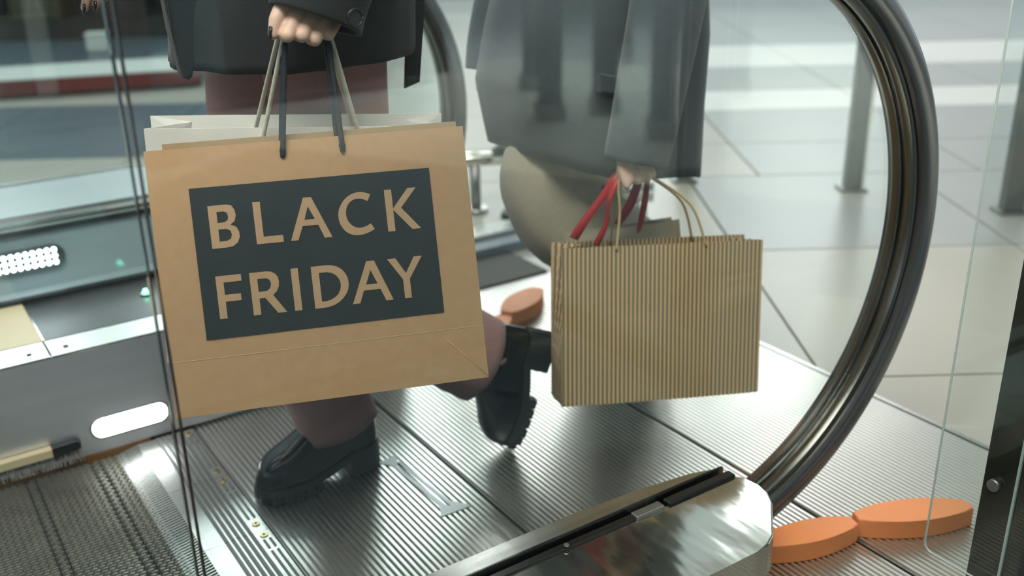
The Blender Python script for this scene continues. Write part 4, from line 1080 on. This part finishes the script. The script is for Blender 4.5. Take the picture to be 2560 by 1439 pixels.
segs += chain([(1.36, 1.81, 1.24), (1.30, 1.92, 1.03), (1.205, 1.90, 0.80)], [0.042, 0.042, 0.028])
segs += chain([(1.205, 1.90, 0.80), (1.20, 1.90, 0.765)], [0.028, 0.028])
for k in range(4): segs += chain([(1.185 + 0.012 * k, 1.90, 0.76), (1.180 + 0.013 * k, 1.905, 0.728), (1.184 + 0.013 * k, 1.918, 0.705)], [0.015, 0.0098, 0.008])
segs += chain([(1.19, 1.89, 0.77), (1.172, 1.885, 0.742)], [0.015, 0.009])
p2l('body', caps_mesh(segs, 0.0042, 5, head_parts((1.335, 1.68, 1.51))), 'skin')
bmh = bmesh.new(); bmesh.ops.create_icosphere(bmh, subdivisions=3, radius=1.0, matrix=Matrix.Translation((1.355, 1.68, 1.545)) @ Matrix.Diagonal((0.105, 0.09, 0.108, 1)))
bmesh.ops.create_icosphere(bmh, subdivisions=3, radius=1.0, matrix=Matrix.Translation((1.405, 1.68, 1.44)) @ Matrix.Diagonal((0.06, 0.085, 0.12, 1)))
p2l('hair', bm_mesh(bmh, True), 'hair2')
for s in (-1, 1):
    p2l('eye', caps_mesh([((1.246, 1.68 + s * 0.030, 1.515), 0.008, (1.246, 1.68 + s * 0.031, 1.515), 0.008)], 0.003, 2), 'nail')
p2l('trouser_leg', tube(catmull([(1.37, 1.77, 0.86), h2R, (1.365, 1.785, 0.62), k2R, (1.43, 1.79, 0.26), (1.51, 1.79, 0.09)], 6), [lerp(0.12, 0.095, i / 30) for i in range(31)], 48, fold=0.12, seed=12, fl=5.0), 'trouser2')
p2l('trouser_leg', tube(catmull([(1.36, 1.68, 0.86), (1.315, 1.70, 0.72), (1.256, 1.70, 0.61), (1.226, 1.695, 0.525), (1.250, 1.685, 0.45), (1.33, 1.67, 0.395), (1.475, 1.66, 0.300)], 6), [lerp(0.120, 0.095, i / 36) for i in range(37)], 48, fold=0.13, seed=14, fl=5.0), 'trouser2')
boot(P2, P2M @ boot_mtx((1.40, 1.79, 0.0015), 0.0))
boot(P2, P2M @ boot_mtx((1.47, 1.66, 0.02), R(58)))
coat2 = dense([(0.568, 1.338, 1.700, 0.205, 0.215), (0.72, 1.325, 1.700, 0.222, 0.210), (0.85, 1.335, 1.690, 0.215, 0.195), (1.00, 1.345, 1.685, 0.185, 0.185), (1.15, 1.355, 1.68, 0.165, 0.19), (1.24, 1.36, 1.68, 0.14, 0.19), (1.32, 1.36, 1.68, 0.10, 0.15), (1.37, 1.36, 1.68, 0.072, 0.08), (1.41, 1.36, 1.68, 0.068, 0.072)])
p2l('coat', cloth_loft(coat2, 64, 0.04, 5.0, hem=-0.045, sq=0.72), 'coat2')
p2l('sleeve', tube(catmull([(1.232, 1.432, 0.636), (1.255, 1.43, 0.74), (1.31, 1.44, 0.95), (1.345, 1.47, 1.12), (1.36, 1.57, 1.275)], 6), [(lerp(0.058, 0.075, i / 24), lerp(0.066, 0.08, i / 24)) for i in range(25)], 28, fold=0.04, seed=16), 'coat2')
p2l('sleeve', tube(catmull([(1.203, 1.90, 0.745), (1.225, 1.905, 0.83), (1.30, 1.92, 1.03), (1.35, 1.87, 1.15), (1.36, 1.79, 1.27)], 6), [lerp(0.055, 0.075, i / 24) for i in range(25)], 28, fold=0.04, seed=18), 'coat2')
p2l('pocket_flap', prism_y([(1.18, 0.80), (1.36, 0.755), (1.36, 0.72), (1.18, 0.765)], 1.478, 1.492, 0.003), 'coat2')
